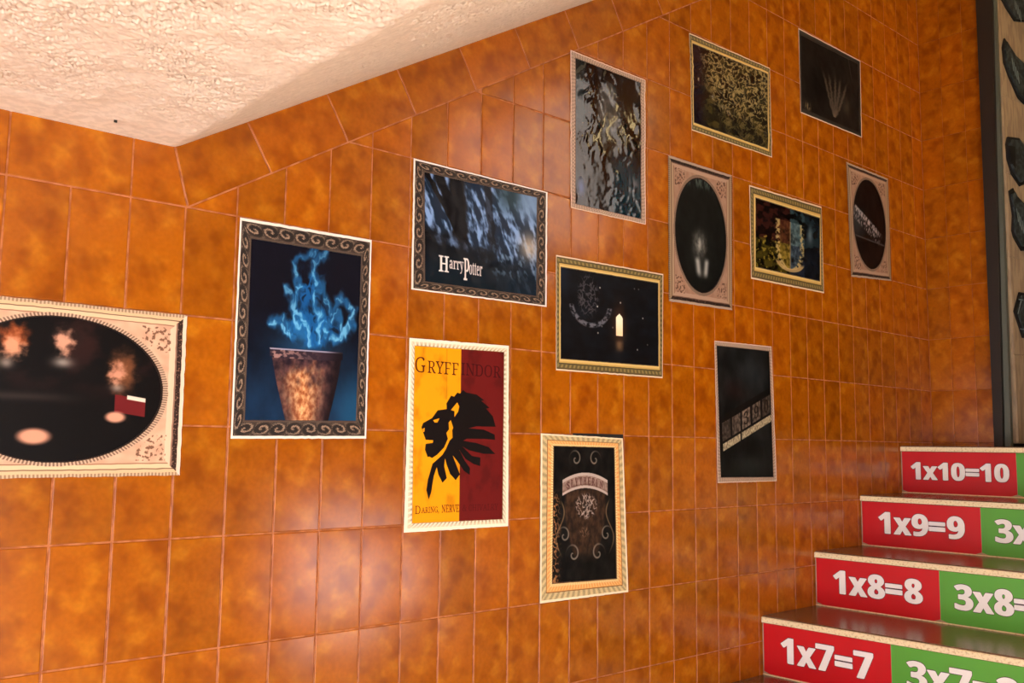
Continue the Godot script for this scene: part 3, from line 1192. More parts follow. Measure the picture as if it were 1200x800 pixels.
func img_crestdark() -> Image:
	var W := 240
	var H := 356
	var a := noise(801, 6.0, 4)
	var b := noise(802, 10.0, 3)
	var img := paint(W, H, func(u: float, v: float):
		var c := mix3(C(8, 8, 8), C(26, 24, 22), 0.5 + a.get_noise_2d(u, v))
		var x: float = absf(u - 0.51)
		# brown field of a shield under an arched ribbon
		var sh := ss(0.36, 0.3, x / (1.0 - 0.5 * ss(0.45, 0.95, v))) * ss(0.28, 0.34, v) * ss(0.9, 0.74, v)
		c = mix3(c, mix3(C(40, 28, 22), C(84, 58, 40), 0.5 + a.get_noise_2d(u * 2, v * 2)), sh * 0.8)
		# mirrored scrollwork
		for k in 3:
			var cx: float = [0.16, 0.2, 0.34][k]
			var cy: float = [0.09, 0.8, 0.66][k]
			var rr: float = [0.1, 0.11, 0.1][k]
			var o := Vector2(x - cx, (v - cy) * 1.45)
			var sp := sin(o.length() / rr * 7.0 - atan2(o.y, o.x))
			c = mix3(c, C(150, 138, 124), ss(0.55, 1.0, sp) * ss(rr * 1.15, rr * 0.7, o.length()) * 0.75)
		c = mix3(c, C(138, 112, 80), ss(0.015, 0.004, absf(x - 0.4 + 0.06 * sin(v * 16.0))) * ss(0.38, 0.44, v) * ss(0.85, 0.7, v) * 0.7)
		# pale carving at the middle of the shield
		var o2 := Vector2((u - 0.52) / 0.19, (v - 0.445) / 0.105)
		var kk := 1.0 - absf(b.get_noise_2d(u * 1.2, v * 1.5)) * 4.5
		c = mix3(c, C(190, 172, 164), ss(1.05, 0.75, o2.length()) * ss(-0.1, 0.85, kk) * 0.85)
		var o3 := Vector2((u - 0.49) / 0.09, (v - 0.64) / 0.045)
		c = mix3(c, C(120, 96, 74), ss(1.0, 0.7, o3.length()) * ss(0.0, 0.8, kk) * 0.7)
		# warm glints at the left edge
		c = mix3(c, C(222, 150, 92), ss(0.16, 0.0, u) * ss(0.3, 0.4, v) * ss(0.2, 0.7, kk) * 0.8)
		# the arched ribbon
		var ry: float = v - (0.205 + 0.42 * (u - 0.51) * (u - 0.51))
		if absf(u - 0.51) < 0.37 and ry > -0.012 and ry < 0.105:
			c = mix3(C(96, 74, 64), C(176, 150, 138), ss(0.03, 0.0, absf(ry - 0.045) - 0.02) * 0.6 + 0.5 * a.get_noise_2d(u * 3, v * 3))
			if ry < 0.012 or ry > 0.085:
				c = C(186, 168, 158)
		return c)
	var word := "SLYTHERIN"
	for k in word.length():
		var u := 0.205 + 0.068 * k
		var y := 0.228 + 0.42 * (u + 0.025 - 0.51) * (u + 0.025 - 0.51)
		print_text(img, word[k], "Droid Serif", 700, Vector2(W * u, H * y), Vector2(W * (u + (0.025 if word[k] == "I" else 0.05)), H * (y + 0.055)), C(84, 46, 42))
	return img


func img_tall() -> Image:
	var a := noise(901, 3.0, 4)
	var b := noise(902, 6.0, 3)
	return paint(190, 290, func(u: float, v: float):
		var c := mix3(C(8, 9, 10), C(22, 32, 36), 0.5 + a.get_noise_2d(u, v))
		# a grey soft arch above, teal cloth below
		var o := Vector2((u - 0.5) / 0.2, (v - 0.27) / 0.2)
		c = mix3(c, mix3(C(60, 66, 66), C(130, 124, 116), 0.5 + b.get_noise_2d(u, v)), ss(1.2, 0.6, o.length()) * 0.55)
		c = mix3(c, C(14, 46, 56), ss(0.45, 0.6, u) * ss(0.55, 0.66, v + 0.1 * a.get_noise_2d(u * 2, v)) * 0.9)
		c = mix3(c, C(40, 58, 60), ss(0.22, 0.1, u) * ss(0.55, 0.4, v) * 0.5)
		c = mix3(c, C(108, 112, 118), exp(-pow((u - 0.88) / 0.09, 2) - pow((v - 0.78) / 0.08, 2)) * ss(-0.2, 0.3, b.get_noise_2d(u * 2, v)) * 0.9)
		c = mix3(c, C(58, 82, 140), exp(-pow((u - 0.08) / 0.06, 2) - pow((v - 0.88) / 0.07, 2)) * 0.8)
		return c)


func img_gold_glare() -> Image:
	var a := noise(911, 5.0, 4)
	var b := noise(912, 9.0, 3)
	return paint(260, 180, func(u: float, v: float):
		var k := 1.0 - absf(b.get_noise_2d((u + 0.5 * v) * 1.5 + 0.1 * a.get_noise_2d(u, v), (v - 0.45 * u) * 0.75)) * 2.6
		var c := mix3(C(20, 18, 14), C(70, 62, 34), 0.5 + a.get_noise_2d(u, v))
		c = mix3(c, C(176, 156, 102), ss(0.25, 1.0, k) * ss(0.1, 0.4, u + 0.4 * (0.6 - v)) * (0.35 + 0.65 * ss(0.9, 0.5, v)) * 0.85)  # pale gold streaks: glare painted into the dark print
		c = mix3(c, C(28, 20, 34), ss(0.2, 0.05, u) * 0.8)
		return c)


func img_hand() -> Image:
	var a := noise(921, 3.0, 4)
	var b := noise(922, 8.0, 3)
	return paint(200, 140, func(u: float, v: float):
		var c := mix3(C(20, 18, 16), C(34, 31, 28), 0.5 + a.get_noise_2d(u, v))
		c = mix3(c, C(10, 9, 9), exp(-pow((u - 0.28) / 0.14, 2) - pow((v - 0.6) / 0.3, 2)))
		# thin pale stems spreading upwards from one point
		for k in 5:
			var dx: float = [-0.2, -0.1, 0.02, 0.12, 0.25][k]
			var t: float = (0.93 - v) / 0.62
			if t > 0.0 and t < 1.05:
				var x: float = 0.56 + dx * pow(t, 0.8) + 0.015 * b.get_noise_2d(v * 2, k)
				c = mix3(c, C(112, 98, 84), ss(0.03, 0.006, absf(u - x)) * ss(1.05, 0.7, t) * 0.6)
		c = mix3(c, C(96, 82, 66), exp(-pow((u - 0.78) / 0.07, 2) - pow((v - 0.72) / 0.12, 2)) * 0.5)
		c = mix3(c, C(140, 124, 92), exp(-pow((u - 0.1) / 0.05, 2) - pow((v - 0.93) / 0.06, 2)) * ss(-0.3, 0.3, b.get_noise_2d(u * 3, v)))
		c = mix3(c, C(82, 78, 72), ss(0.012, 0.004, absf(u - 0.82 - 0.2 * v)) * ss(0.4, 0.2, v) * 0.7)
		return c)


func img_shield() -> Image:
	var a := noise(931, 5.0, 4)
	var b := noise(932, 10.0, 3)
	return paint(240, 160, func(u: float, v: float):
		var q := (0 if u < 0.52 else 1) + (0 if v < 0.55 else 2)
		var c: Color = [C(48, 22, 18), C(46, 66, 72), C(64, 56, 18), C(28, 34, 46)][q]
		c = mix3(c, c.darkened(0.8), ss(-0.25, 0.35, a.get_noise_2d(u, v)))
		if u < 0.52 and v > 0.5:
			c = mix3(c, C(160, 140, 50), ss(0.2, 0.5, b.get_noise_2d(u * 1.3, v)) * 0.7)
		if u > 0.75:
			c = mix3(c, C(14, 18, 24), 0.55)
			c = mix3(c, C(110, 130, 140), exp(-pow((u - 0.84) / 0.04, 2) - pow((v - 0.32) / 0.12, 2)) * 0.7)
		# a plain heater shield quartered by a bright rim, ribbon under it
		var x: float = absf(u - 0.52) / 0.2
		var lim := 0.95 if v < 0.6 else 0.95 * sqrt(maxf(0.0, 1.0 - pow((v - 0.6) / 0.33, 2)))
		var edge := absf(x - lim)
		if v > 0.2 and v < 0.93:
			if x < lim:
				c = mix3(c, [C(96, 58, 34), C(96, 118, 122), C(150, 126, 48), C(74, 92, 104)][q], 0.55 + 0.6 * b.get_noise_2d(u * 1.5, v))
			c = mix3(c, C(198, 174, 112), ss(0.22, 0.1, edge) * ss(-0.3, 0.2, a.get_noise_2d(u * 3, v * 3)) * 0.8)
			c = mix3(c, C(150, 130, 90), ss(0.014, 0.006, absf(u - 0.52)) * 0.5)
		c = mix3(c, C(200, 168, 112), ss(0.2, 0.12, absf(Vector2((u - 0.52) / 0.2, (v - 0.78) / 0.16).length() - 1.0)) * ss(0.8, 0.86, v) * 0.8)
		return c)


func img_soft_oval() -> Image:
	# the upright oval: soft pale shape low in the dark
	var a := noise(941, 4.0, 4)
	var b := noise(942, 9.0, 3)
	return paint(150, 210, func(u: float, v: float):
		var c := mix3(C(10, 11, 10), C(20, 23, 21), 0.5 + a.get_noise_2d(u, v))
		var k := 1.0 - absf(b.get_noise_2d(u * 0.9, v * 0.5)) * 3.0
		c = mix3(c, C(84, 98, 90), ss(0.12, 0.02, v) * ss(0.1, 0.8, k) * 0.8)
		c = mix3(c, C(150, 148, 140), exp(-pow((u - 0.47) / 0.12, 2) - pow((v - 0.59) / 0.1, 2)) * (0.75 + 0.5 * b.get_noise_2d(u * 1.5, v * 1.5)))
		c = mix3(c, C(196, 196, 190), (exp(-pow((u - 0.43 - 0.2 * (v - 0.75)) / 0.05, 2)) + exp(-pow((u - 0.6 + 0.2 * (v - 0.75)) / 0.045, 2))) * ss(0.68, 0.74, v) * ss(0.9, 0.82, v) * 0.8)
		return c)


func img_streak_oval() -> Image:
	var a := noise(951, 4.0, 4)
	var b := noise(952, 10.0, 3)
	return paint(120, 170, func(u: float, v: float):
		var c := mix3(C(12, 8, 8), C(24, 16, 15), 0.5 + a.get_noise_2d(u, v))
		c = mix3(c, C(44, 50, 52), ss(0.45, 0.1, u) * ss(0.3, 0.4, v) * ss(0.75, 0.6, v) * 0.8)
		# pale plumes slanting down to the right
		var d: float = v - (0.34 + 0.3 * u)
		var k := 0.5 + b.get_noise_2d((u + v) * 1.6, (u - v) * 0.7) * 1.4
		c = mix3(c, C(164, 156, 156), ss(0.05, 0.02, absf(d)) * ss(0.95, 0.7, u) * clampf(k + 0.25, 0, 1))
		c = mix3(c, C(130, 122, 124), ss(0.07, 0.02, absf(d - 0.09)) * ss(0.95, 0.6, u) * ss(0.35, 0.8, k))
		c = mix3(c, C(88, 84, 84), ss(0.012, 0.004, absf(v - 0.67 - 0.03 * u)) * 0.7)
		return c)


func img_group_oval() -> Image:
	# the large oval: soft warm shapes on black
	var a := noise(961, 3.0, 4)
	return paint(400, 280, func(u: float, v: float):
		var c := mix3(C(12, 9, 9), C(40, 22, 20), ss(-0.1, 0.5, a.get_noise_2d(u, v)) * ss(0.7, 0.2, v))
		var spots := [
			[0.285, 0.16, 0.065, 0.085, C(150, 72, 34)], [0.285, 0.225, 0.045, 0.085, C(226, 158, 122)],
			[0.525, 0.12, 0.06, 0.075, C(34, 22, 20)], [0.51, 0.18, 0.042, 0.085, C(226, 164, 134)],
			[0.80, 0.36, 0.065, 0.15, C(122, 74, 46)], [0.775, 0.37, 0.036, 0.075, C(214, 150, 122)]]
		for s in spots:
			var d := Vector2((u - s[0] + 0.03 * a.get_noise_2d(u * 5, v * 4)) / s[2], (v - s[1] + 0.05 * a.get_noise_2d(u * 5 + 3, v * 4)) / s[3]).length()
			c = mix3(c, s[4], ss(1.5, 0.35, d) * 0.9)
		c = mix3(c, C(120, 108, 76), exp(-pow((u - 0.15) / 0.07, 2) - pow((v - 0.32) / 0.06, 2)) * 0.7)
		c = mix3(c, C(232, 218, 204), exp(-pow((u - 0.51) / 0.045, 2) - pow((v - 0.315) / 0.035, 2)) * 0.55)
		c = mix3(c, C(220, 204, 190), exp(-pow((u - 0.26) / 0.03, 2) - pow((v - 0.34) / 0.035, 2)) * 0.5)
		c = mix3(c, C(214, 198, 186), exp(-pow((u - 0.775) / 0.03, 2) - pow((v - 0.475) / 0.028, 2)) * 0.5)
		# a dark red block with a pale edge, and pale patches low down
		var p := Vector2(u - 0.845, v - 0.6 - 0.2 * (u - 0.845))
		c = mix3(c, C(104, 28, 30), ss(0.004, 0.0, absf(p.x) - 0.075) * ss(0.006, 0.0, absf(p.y) - 0.06))
		c = mix3(c, C(226, 208, 190), ss(0.004, 0.0, absf(p.x - 0.03) - 0.045) * ss(0.006, 0.0, absf(p.y + 0.058) - 0.012))
		c = mix3(c, C(216, 152, 124), ss(1.3, 0.6, Vector2((u - 0.775) / 0.05, (v - 0.685) / 0.04).length()))
		c = mix3(c, C(214, 150, 122), ss(1.3, 0.6, Vector2((u - 0.40) / 0.075, (v - 0.83) / 0.055).length()))
		c = mix3(c, C(70, 60, 56), exp(-pow((v - 0.56) / 0.03, 2)) * ss(0.75, 0.3, u) * 0.5)
		return c)


func img_board() -> Image:
	var W := 210
	var H := 320
	var a := noise(971, 3.0, 4)
	var b := noise(972, 9.0, 3)
	var img := paint(W, H, func(u: float, v: float):
		var c := mix3(C(10, 11, 11), C(32, 34, 34), 0.5 + a.get_noise_2d(u, v) - 0.3 * v)
		c = mix3(c, C(40, 22, 20), exp(-pow((u - 0.3) / 0.2, 2) - pow((v - 0.33) / 0.08, 2)) * 0.6)
		c = mix3(c, C(52, 58, 62), exp(-pow((u - 0.65) / 0.25, 2) - pow((v - 0.2) / 0.14, 2)) * 0.5)
		c = mix3(c, C(36, 40, 38), exp(-pow((u - 0.6) / 0.3, 2) - pow((v - 0.9) / 0.06, 2)) * 0.7)
		var s: float = v + 0.26 * u
		# the board, its number cards and the pale rail
		if s > 0.55 and s < 0.82:
			c = C(16, 13, 12)
		for k in 5:
			var x0: float = [0.05, 0.24, 0.43, 0.63, 0.83][k]
			if u > x0 and u < x0 + 0.155 and s > 0.605 and s < 0.745:
				c = mix3(C(64, 52, 44), C(150, 132, 116), 0.5 + 0.9 * b.get_noise_2d(u * 2, v * 2)) * ([0.55, 0.7, 1.0, 0.8, 0.6][k])
		if s > 0.765 and s < 0.82 and absf(u - 0.4) > 0.015 and u > 0.06:
			c = mix3(C(120, 108, 86), C(196, 180, 146), 0.5 + b.get_noise_2d(u * 3, v * 3))
		return c)
	print_text(img, "3", "Droid Serif", 700, Vector2(W * 0.465, H * 0.5), Vector2(W * 0.55, H * 0.6), C(24, 16, 12), -6)
	print_text(img, "9", "Droid Serif", 700, Vector2(W * 0.665, H * 0.452), Vector2(W * 0.75, H * 0.55), C(24, 16, 12), -6)
	print_text(img, "0", "Droid Serif", 700, Vector2(W * 0.865, H * 0.4), Vector2(W * 0.945, H * 0.5), C(24, 16, 12), -6)
	return img


const OUTER := {
	"oval": [[-0.2086, 1.9105], [0.2114, 1.9093], [0.2122, 1.6217], [-0.2086, 1.6190]],
	"goblet": [[0.3051, 2.1080], [0.6022, 2.1099], [0.6021, 1.6919], [0.3053, 1.6879]],
	"mist": [[0.7050, 2.3096], [1.1135, 2.3103], [1.1138, 2.0211], [0.7066, 2.0165]],
	"lion": [[0.7055, 1.9102], [0.9920, 1.9154], [0.9963, 1.4954], [0.7026, 1.4955]],
	"candle": [[1.1454, 2.1560], [1.5622, 2.1612], [1.5566, 1.8700], [1.1480, 1.8671]],
	"crestdark": [[1.0977, 1.7114], [1.3931, 1.7033], [1.4137, 1.3080], [1.0991, 1.3100]],
	"tall": [[1.1930, 2.7030], [1.4880, 2.7026], [1.4874, 2.2895], [1.1958, 2.2850]],
	"gold": [[1.6886, 2.9019], [2.1087, 2.9120], [2.1117, 2.6134], [1.6964, 2.6065]],
	"hand": [[2.2853, 3.1035], [2.7022, 3.1067], [2.6973, 2.8135], [2.2878, 2.8063]],
	"portrait": [[1.5877, 2.5073], [1.8915, 2.5095], [1.8840, 2.0929], [1.5864, 2.0878]],
	"shield": [[1.9821, 2.4974], [2.4052, 2.5039], [2.4084, 2.2053], [1.9844, 2.2015]],
	"smalloval": [[2.5811, 2.6977], [2.8859, 2.6970], [2.8851, 2.3069], [2.5927, 2.2863]],
	"board": [[1.7946, 1.9935], [2.0888, 1.9990], [2.1037, 1.5812], [1.8015, 1.5806]],
}
const INNER := {
	"goblet": [[0.3301, 2.0707], [0.5777, 2.0715], [0.5764, 1.7281], [0.3323, 1.7231]],
	"mist": [[0.7355, 2.2841], [1.0779, 2.2898], [1.0794, 2.0447], [0.7432, 2.0389]],
	"lion": [[0.7198, 1.8941], [0.9776, 1.8990], [0.9782, 1.5124], [0.7237, 1.5141]],
	"candle": [[1.1624, 2.1267], [1.5398, 2.1319], [1.5394, 1.9033], [1.1643, 1.8978]],
	"crestdark": [[1.1427, 1.6805], [1.3594, 1.6780], [1.3680, 1.3466], [1.1411, 1.3543]],
	"tall": [[1.2120, 2.6862], [1.4680, 2.6890], [1.4689, 2.3025], [1.2143, 2.2992]],
	"gold": [[1.7045, 2.8734], [2.0962, 2.8872], [2.0883, 2.6376], [1.7073, 2.6334]],
	"hand": [[2.3015, 3.0830], [2.6863, 3.0898], [2.6778, 2.8289], [2.2990, 2.8237]],
	"shield": [[2.0170, 2.4622], [2.3934, 2.4605], [2.3837, 2.2444], [2.0107, 2.2438]],
	"board": [[1.8050, 1.9797], [2.0761, 1.9833], [2.0859, 1.5940], [1.8178, 1.5965]],
}


func vecs(a: Array) -> Array:
	var out := []
	for p in a:
		out.append(Vector2(p[0], p[1]))
	return out


func note_posters() -> void:
	for k in OUTER:
		hidden_quads.append(PackedVector2Array(vecs(OUTER[k])))


func build_posters() -> void:
	var B := {}
	for s in ["dark", "gold", "cream", "gilt", "lace", "plain"]:
		B[s] = textured(tex(border_image(s)), 0.5, 0.4)
	var rows := [
		# key, label, picture, border style, gloss, wrinkle amplitude, wrinkle frequency, warp
		["goblet", "upright poster of a cup with blue flames in a printed dark ornate frame", img_goblet(), "dark", 0.42, 0.0005, Vector2(7, 7), 0.0],
		["mist", "wide poster of dark trunks and blue mist with white title lettering, dark frame", img_mist(), "dark", 0.22, 0.0016, Vector2(16, 8), 0.3],
		["lion", "yellow and maroon poster with a black lion head in profile", img_lion(), "cream", 0.45, 0.0006, Vector2(8, 6), 0.0],
		["candle", "wide black starry poster with one bright candle in a thin gold frame", img_candle(), "gold", 0.38, 0.0008, Vector2(8, 6), 0.0],
		["crestdark", "upright black poster with pale carved crest in gilt frame, lowest on the wall", img_crestdark(), "gilt", 0.4, 0.0009, Vector2(8, 6), 0.0],
		["tall", "tall dark teal glossy crumpled poster just below the sloping border tiles", img_tall(), "lace", 0.07, 0.0026, Vector2(42, 15), 1.2],
		["gold", "wide dark olive crumpled poster with painted gold glare, second highest on the tiled wall", img_gold_glare(), "gold", 0.07, 0.0042, Vector2(36, 22), 1.0],
		["hand", "wide nearly black poster with thin pale stems, highest on the wall", img_hand(), "plain", 0.3, 0.0012, Vector2(14, 10), 0.3],
		["shield", "wide poster of a quartered red, blue and yellow shield in gold frame", img_shield(), "gold", 0.26, 0.0014, Vector2(18, 14), 0.4],
		["board", "narrow dark poster of slanting number cards in a thin pale border", img_board(), "lace", 0.4, 0.0009, Vector2(10, 7), 0.0],
	]
	for r in rows:
		var k: String = r[0]
		poster({"quad": vecs(OUTER[k]), "inner": vecs(INNER[k]), "label": r[1], "pic": print_mat(r[2], r[4], 0.5 if r[4] < 0.2 else 0.22), "border": B[r[3]],
			"relief": relief(k.hash() % 1000, r[5], r[6], r[7]), "period": 0.075 if r[3] == "dark" else 0.06})
	# the dark print under the lowest poster's frame shows above it
	for c in get_children():
		if c.has_meta("label") and str(c.get_meta("label")).contains("lowest on the wall"):
			put("sheet_edge", boxmesh(Vector3(0.11, 0.388, 0.0004), Vector3(0.296, 0.4035, 0.0012)), M.black, c)
	var land := print_mat(oval_border_image(false, 420, 297), 0.42)
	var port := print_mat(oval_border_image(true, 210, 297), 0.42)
	var dim: StandardMaterial3D = port      # the two upright borders are tinted evenly darker
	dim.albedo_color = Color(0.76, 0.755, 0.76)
	var uv := [Vector2(0.5, 0.5), Vector2(0.168 / 0.21, 0.1195 / 0.1485) / 2]
	poster({"quad": vecs(OUTER.oval), "oval": [Vector2(0.0005, 1.766), Vector2(0.1705, 0.1195)], "oval_uv": uv, "label": "large wide poster with pale oval frame round a dark group picture, at far left",
		"pic": print_mat(img_group_oval(), 0.4), "border": land, "relief": relief(31, 0.0006, Vector2(7, 7))})
	var uvp := [Vector2(0.5, 0.5), Vector2(0.1195 / 0.1485, 0.168 / 0.21) / 2]
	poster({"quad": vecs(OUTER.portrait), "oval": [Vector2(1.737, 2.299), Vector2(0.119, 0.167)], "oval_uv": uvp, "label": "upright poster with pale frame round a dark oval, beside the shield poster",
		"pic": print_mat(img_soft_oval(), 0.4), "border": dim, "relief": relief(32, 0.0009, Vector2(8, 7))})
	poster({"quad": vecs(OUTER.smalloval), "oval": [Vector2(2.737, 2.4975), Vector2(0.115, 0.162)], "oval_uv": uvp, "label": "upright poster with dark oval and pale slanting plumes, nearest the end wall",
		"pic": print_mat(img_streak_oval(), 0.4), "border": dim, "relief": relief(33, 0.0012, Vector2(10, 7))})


# ---------------------------------------------------------------- the open door and its plaques
func build_door() -> void:
	var hinge := Vector3(3.192, 1.7, 0.306)
	var d := base("door_1", hinge)
	d.rotation.y = -deg_to_rad(8.0)
	tag(d, "tan panelled door standing open beyond the doorpost, hung with dark plaques", "door", "", "structure")
	put("leaf", boxmesh(Vector3(0, 0.01, -0.04), Vector3(0.8, 1.74, -0.003), 0.002), M.tan, d)
	var ys := [0.01, 0.335, 0.70, 1.02, 1.32, 1.74]
	for k in 5:
		put("panel", boxmesh(Vector3(0.004, ys[k] + 0.0015, -0.006), Vector3(0.796, ys[k + 1] - 0.0015, 0.0), 0.0015), M.tan, d)
	# slate plaques on the leaf: outline in leaf coordinates (metres)
	var rows := [
		[1.74, [0.0, -0.015, 0.05, -0.06, 0.11, -0.1, 0.2, -0.08, 0.24, -0.04, 0.24, 0.0, 0.0, 0.0], "dark slate plaque at the top of the open door, cut off by the frame", 0.012],
		[1.53, [0.012, -0.02, 0.03, 0.02, 0.10, -0.03, 0.17, -0.05, 0.17, -0.22, 0.11, -0.2, 0.05, -0.13, 0.018, -0.08], "slanting slate plaque with pale strokes, second from the top of the door", 0.012],
		[1.15, [0.006, -0.02, 0.02, 0.01, 0.10, 0.02, 0.16, -0.02, 0.16, -0.14, 0.09, -0.17, 0.035, -0.13, 0.01, -0.08], "six sided slate plaque with a black left end on the open door", 0.014],
		[0.95, [0.012, 0.0, 0.04, 0.015, 0.06, -0.01, 0.15, -0.05, 0.16, -0.21, 0.08, -0.22, 0.03, -0.175, 0.02, -0.15, 0.03, -0.09], "spiked shield shaped slate plaque on the open door", 0.012],
		[0.57, [0.008, -0.075, 0.05, 0.0, 0.15, 0.0, 0.18, -0.08, 0.15, -0.17, 0.06, -0.17], "lowest slate plaque on the door, hexagonal with a thin pale outline", 0.012],
	]
	for k in rows.size():
		var r = rows[k]
		var poly := PackedVector2Array()
		for q in range(0, r[1].size(), 2):
			poly.append(Vector2(r[1][q], r[0] + r[1][q + 1]))
		var o := base("plaque")
		o.transform = d.transform
		tag(o, r[2], "plaque", "slate plaques on the open door")
		slab(o, "backing", poly, 0.0003, 0.006, M.black)
		var c := Vector2.ZERO
		for p in poly:
			c += p / poly.size()
		var inner := PackedVector2Array()
		for p in poly:
			inner.append(c + (p - c) * 0.86)
		slab(o, "face", inner, 0.004, r[3], M.slate)
		if k == 2:
			slab(o, "black_end", PackedVector2Array([Vector2(0.009, 1.12), Vector2(0.05, 1.125), Vector2(0.045, 1.04), Vector2(0.014, 1.065)]), 0.006, 0.0155, M.black)
		elif k == 4:
			for e in [[0.03, -0.03, 0.06, -0.03], [0.03, -0.14, 0.09, -0.14], [0.02, -0.085, 0.045, -0.035]]:
				stroke(o, Vector2(e[0], r[0] + e[1]), Vector2(e[2], r[0] + e[3]), 0.004, r[3])
		else:
			for e in 4:
				var a := c + Vector2(-0.02 + 0.012 * e, 0.035 - 0.014 * e)
				stroke(o, a, a + Vector2(0.008, -0.05), 0.004, r[3])


func slab(parent: Node3D, called: String, poly: PackedVector2Array, z0: float, z1: float, m: Material) -> void:
	var st := st_new()
	var ixs := Geometry2D.triangulate_polygon(poly)
	for k in range(0, ixs.size(), 3):
		var a := poly[ixs[k]]
		var b := poly[ixs[k + 1]]
		var c := poly[ixs[k + 2]]
		tri(st, Vector3(a.x, a.y, z1), Vector3(b.x, b.y, z1), Vector3(c.x, c.y, z1), Vector3.BACK)
		tri(st, Vector3(a.x, a.y, z0), Vector3(b.x, b.y, z0), Vector3(c.x, c.y, z0), Vector3.FORWARD)
	var s := 1.0 if area2(poly) > 0 else -1.0
	for k in poly.size():
		var a := poly[k]
		var b := poly[(k + 1) % poly.size()]
		var e := (b - a).normalized() * s
		var n := Vector3(e.y, -e.x, 0)
		tri(st, Vector3(a.x, a.y, z0), Vector3(b.x, b.y, z0), Vector3(b.x, b.y, z1), n)
		tri(st, Vector3(a.x, a.y, z0), Vector3(b.x, b.y, z1), Vector3(a.x, a.y, z1), n)
	put(called, st.commit(), m, parent)


func stroke(parent: Node3D, a: Vector2, b: Vector2, w: float, z: float) -> void:
	var e := (b - a).normalized()
	var n := Vector2(-e.y, e.x) * w / 2
	slab(parent, "pale_stroke", PackedVector2Array([a + n, a - n, b - n, b + n]), z - 0.001, z + 0.0006, M.chalk)


# ---------------------------------------------------------------- lights with their fittings
func glazing(called: String, label: String, lo: Vector3, hi: Vector3, towards: Vector3, col: Color, e: float, energy: float) -> void:
	# an added window out of view: frame, glowing panes, and an area light
	var o := base(called)
	tag(o, label, "window", "", "structure")
	var st := st_new()
	var along := 0 if absf(towards.z) > 0.5 else 2
	var n := 3
	var t := 0.04
	box(st, lo, Vector3(hi.x, lo.y + t, hi.z))
	box(st, Vector3(lo.x, hi.y - t, lo.z), hi)
	for k in n + 1:
		var a := lo
		var b := hi
		var p: float = lerpf(lo[along], hi[along] - t, float(k) / n)
		a[along] = p
		b[along] = p + t
		box(st, a, b)
	put("window_frame", st.commit(), M.white, o)
	var glass := glow(col, e)
	for k in n:
		var a := lo + Vector3(0, t, 0)
		var b := hi - Vector3(0, t, 0)
		a[along] = lerpf(lo[along], hi[along] - t, float(k) / n) + t
		b[along] = lerpf(lo[along], hi[along] - t, float(k + 1) / n)
		var th := 1 if along == 1 else (2 if along == 0 else 0)
		var m: float = (lo[th] + hi[th]) / 2
		a[th] = m - 0.004
		b[th] = m + 0.004
		put("window_pane", boxmesh(a, b), glass, o)
	var c := (lo + hi) / 2 + towards * 0.12
	var size := Vector2(hi[along] - lo[along], hi.y - lo.y)
	area_light(called + "_daylight", c, towards, size, col, energy)


func added_wall_lamp(at: Vector3) -> void:
	# an unseen globe lamp, added for glare on the crumpled posters
	var o := base("added_wall_lamp", at)
	tag(o, "small round glass lamp out of view on the end wall, added for poster glare", "lamp")
	var plate := CylinderMesh.new()
	plate.top_radius = 0.045
	plate.bottom_radius = 0.05
	plate.height = 0.02
	put("base_plate", plate, M.steel, o).transform = Transform3D(Basis(Vector3(0, 0, 1), PI / 2), Vector3(-0.008, 0, 0))
	var arm := CylinderMesh.new()
	arm.top_radius = 0.01
	arm.bottom_radius = 0.012
	arm.height = 0.13
	put("arm", arm, M.steel, o).transform = Transform3D(Basis(Vector3(0, 0, 1), PI / 2), Vector3(-0.08, 0, 0))
	var globe := SphereMesh.new()
	globe.radius = 0.06
	globe.height = 0.12
	put("glass_globe", globe, glow(Color(1.0, 0.86, 0.6), 6.0), o).position = Vector3(-0.2, 0, 0)
	var l := OmniLight3D.new()
	l.name = "added_wall_lamp_glow"
	l.light_color = Color(1.0, 0.84, 0.5)
	l.light_energy = 0.22
	l.light_size = 0.055
	l.omni_range = 12.0
	l.omni_attenuation = 2.0
	l.shadow_enabled = true
	add_child(l)
	l.position = at + Vector3(-0.2, 0, 0)


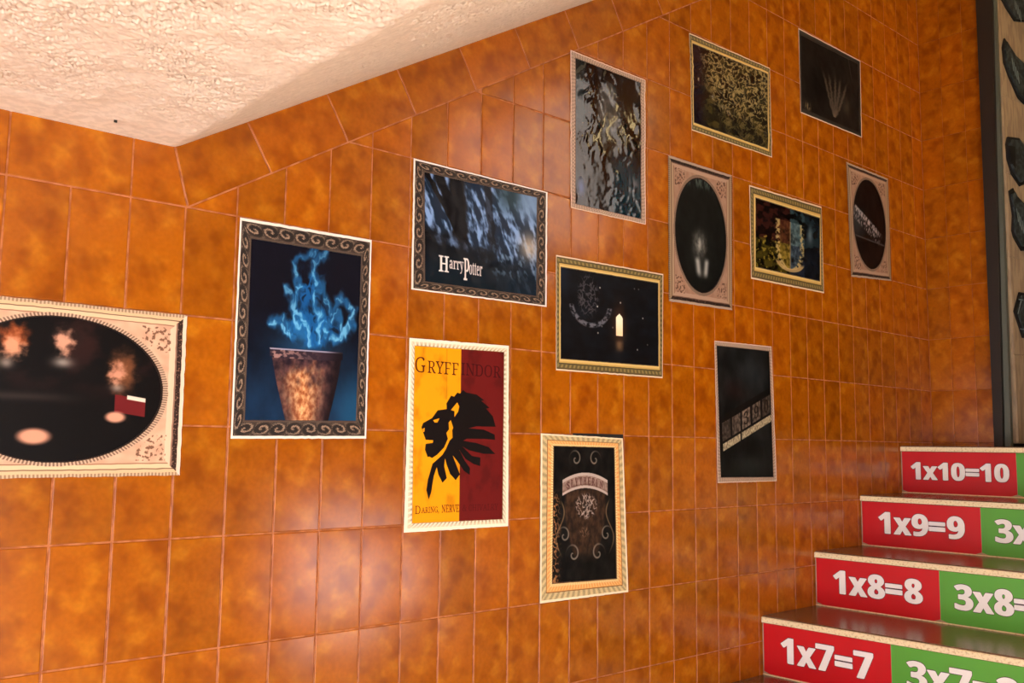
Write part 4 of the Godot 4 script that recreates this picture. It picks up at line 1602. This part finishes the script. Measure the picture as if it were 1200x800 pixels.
func _ready() -> void:
	rng.seed = 20240611
	# camera
	eye = Camera3D.new()
	eye.name = "camera"
	eye.transform = Transform3D(Basis(Vector3(0.74799, 0.0115, 0.66361), Vector3(-0.08098, 0.99396, 0.07404), Vector3(-0.65875, -0.10912, 0.74441)).orthonormalized(), Vector3(-0.4783, 1.6813, 1.6743))
	eye.fov = 39.645
	eye.near = 0.02
	add_child(eye)
	eye.current = true
	# surroundings and exposure
	var we := WorldEnvironment.new()
	we.name = "surroundings"
	var env := Environment.new()
	env.background_mode = Environment.BG_COLOR
	env.background_color = Color(0.97, 0.96, 0.98)
	env.background_energy_multiplier = 6.0
	env.tonemap_mode = Environment.TONE_MAPPER_LINEAR
	env.tonemap_exposure = 1.3
	env.sdfgi_enabled = true
	env.ssao_enabled = true
	env.ssil_enabled = true
	we.environment = env
	add_child(we)
	make_materials()
	added_wall_lamp(Vector3(3.18, 3.27, 1.42))
	# daylight: the sun through the entrance, and an unseen window added upstairs
	var sun := DirectionalLight3D.new()
	sun.name = "sun"
	sun.light_color = Color(1.0, 0.98, 0.93)
	sun.light_energy = 26.0
	sun.light_angular_distance = 0.6
	sun.shadow_enabled = true
	add_child(sun)
	sun.look_at_from_position(Vector3.ZERO, Vector3(0.8, -1.0, -0.65))
	glazing("window_1", "unseen window of obscured glass beside the upper doorway, added for the tile sheen", Vector3(3.2, 2.7, 1.75), Vector3(3.26, 3.7, 3.1), Vector3(-1, 0, 0), Color(1.0, 0.93, 0.9), 0.9, 0.52)
	# large structure
	note_posters()
	build_left_wall()
	build_right_wall()
	build_ceiling()
	build_shell()
	build_stairs()
	build_door()
	# things
	build_posters()
	var reds := {7: "1x7=7", 8: "1x8=8", 9: "1x9=9", 10: "1x10=10"}
	var greens := {7: "3x7=21", 8: "3x8=24", 9: "3x9=27", 10: "3x10=30"}
	for k in [7, 8, 9, 10]:
		sticker(k, reds[k], 0.004, 0.4, M.red, "red riser sticker reading %s, beside the tiled wall" % reds[k], "red stickers on the stair risers")
		sticker(k, greens[k], 0.4, 0.8, M.green, "green riser sticker beginning 3x%d, right of the red one" % k, "green stickers on the stair risers")
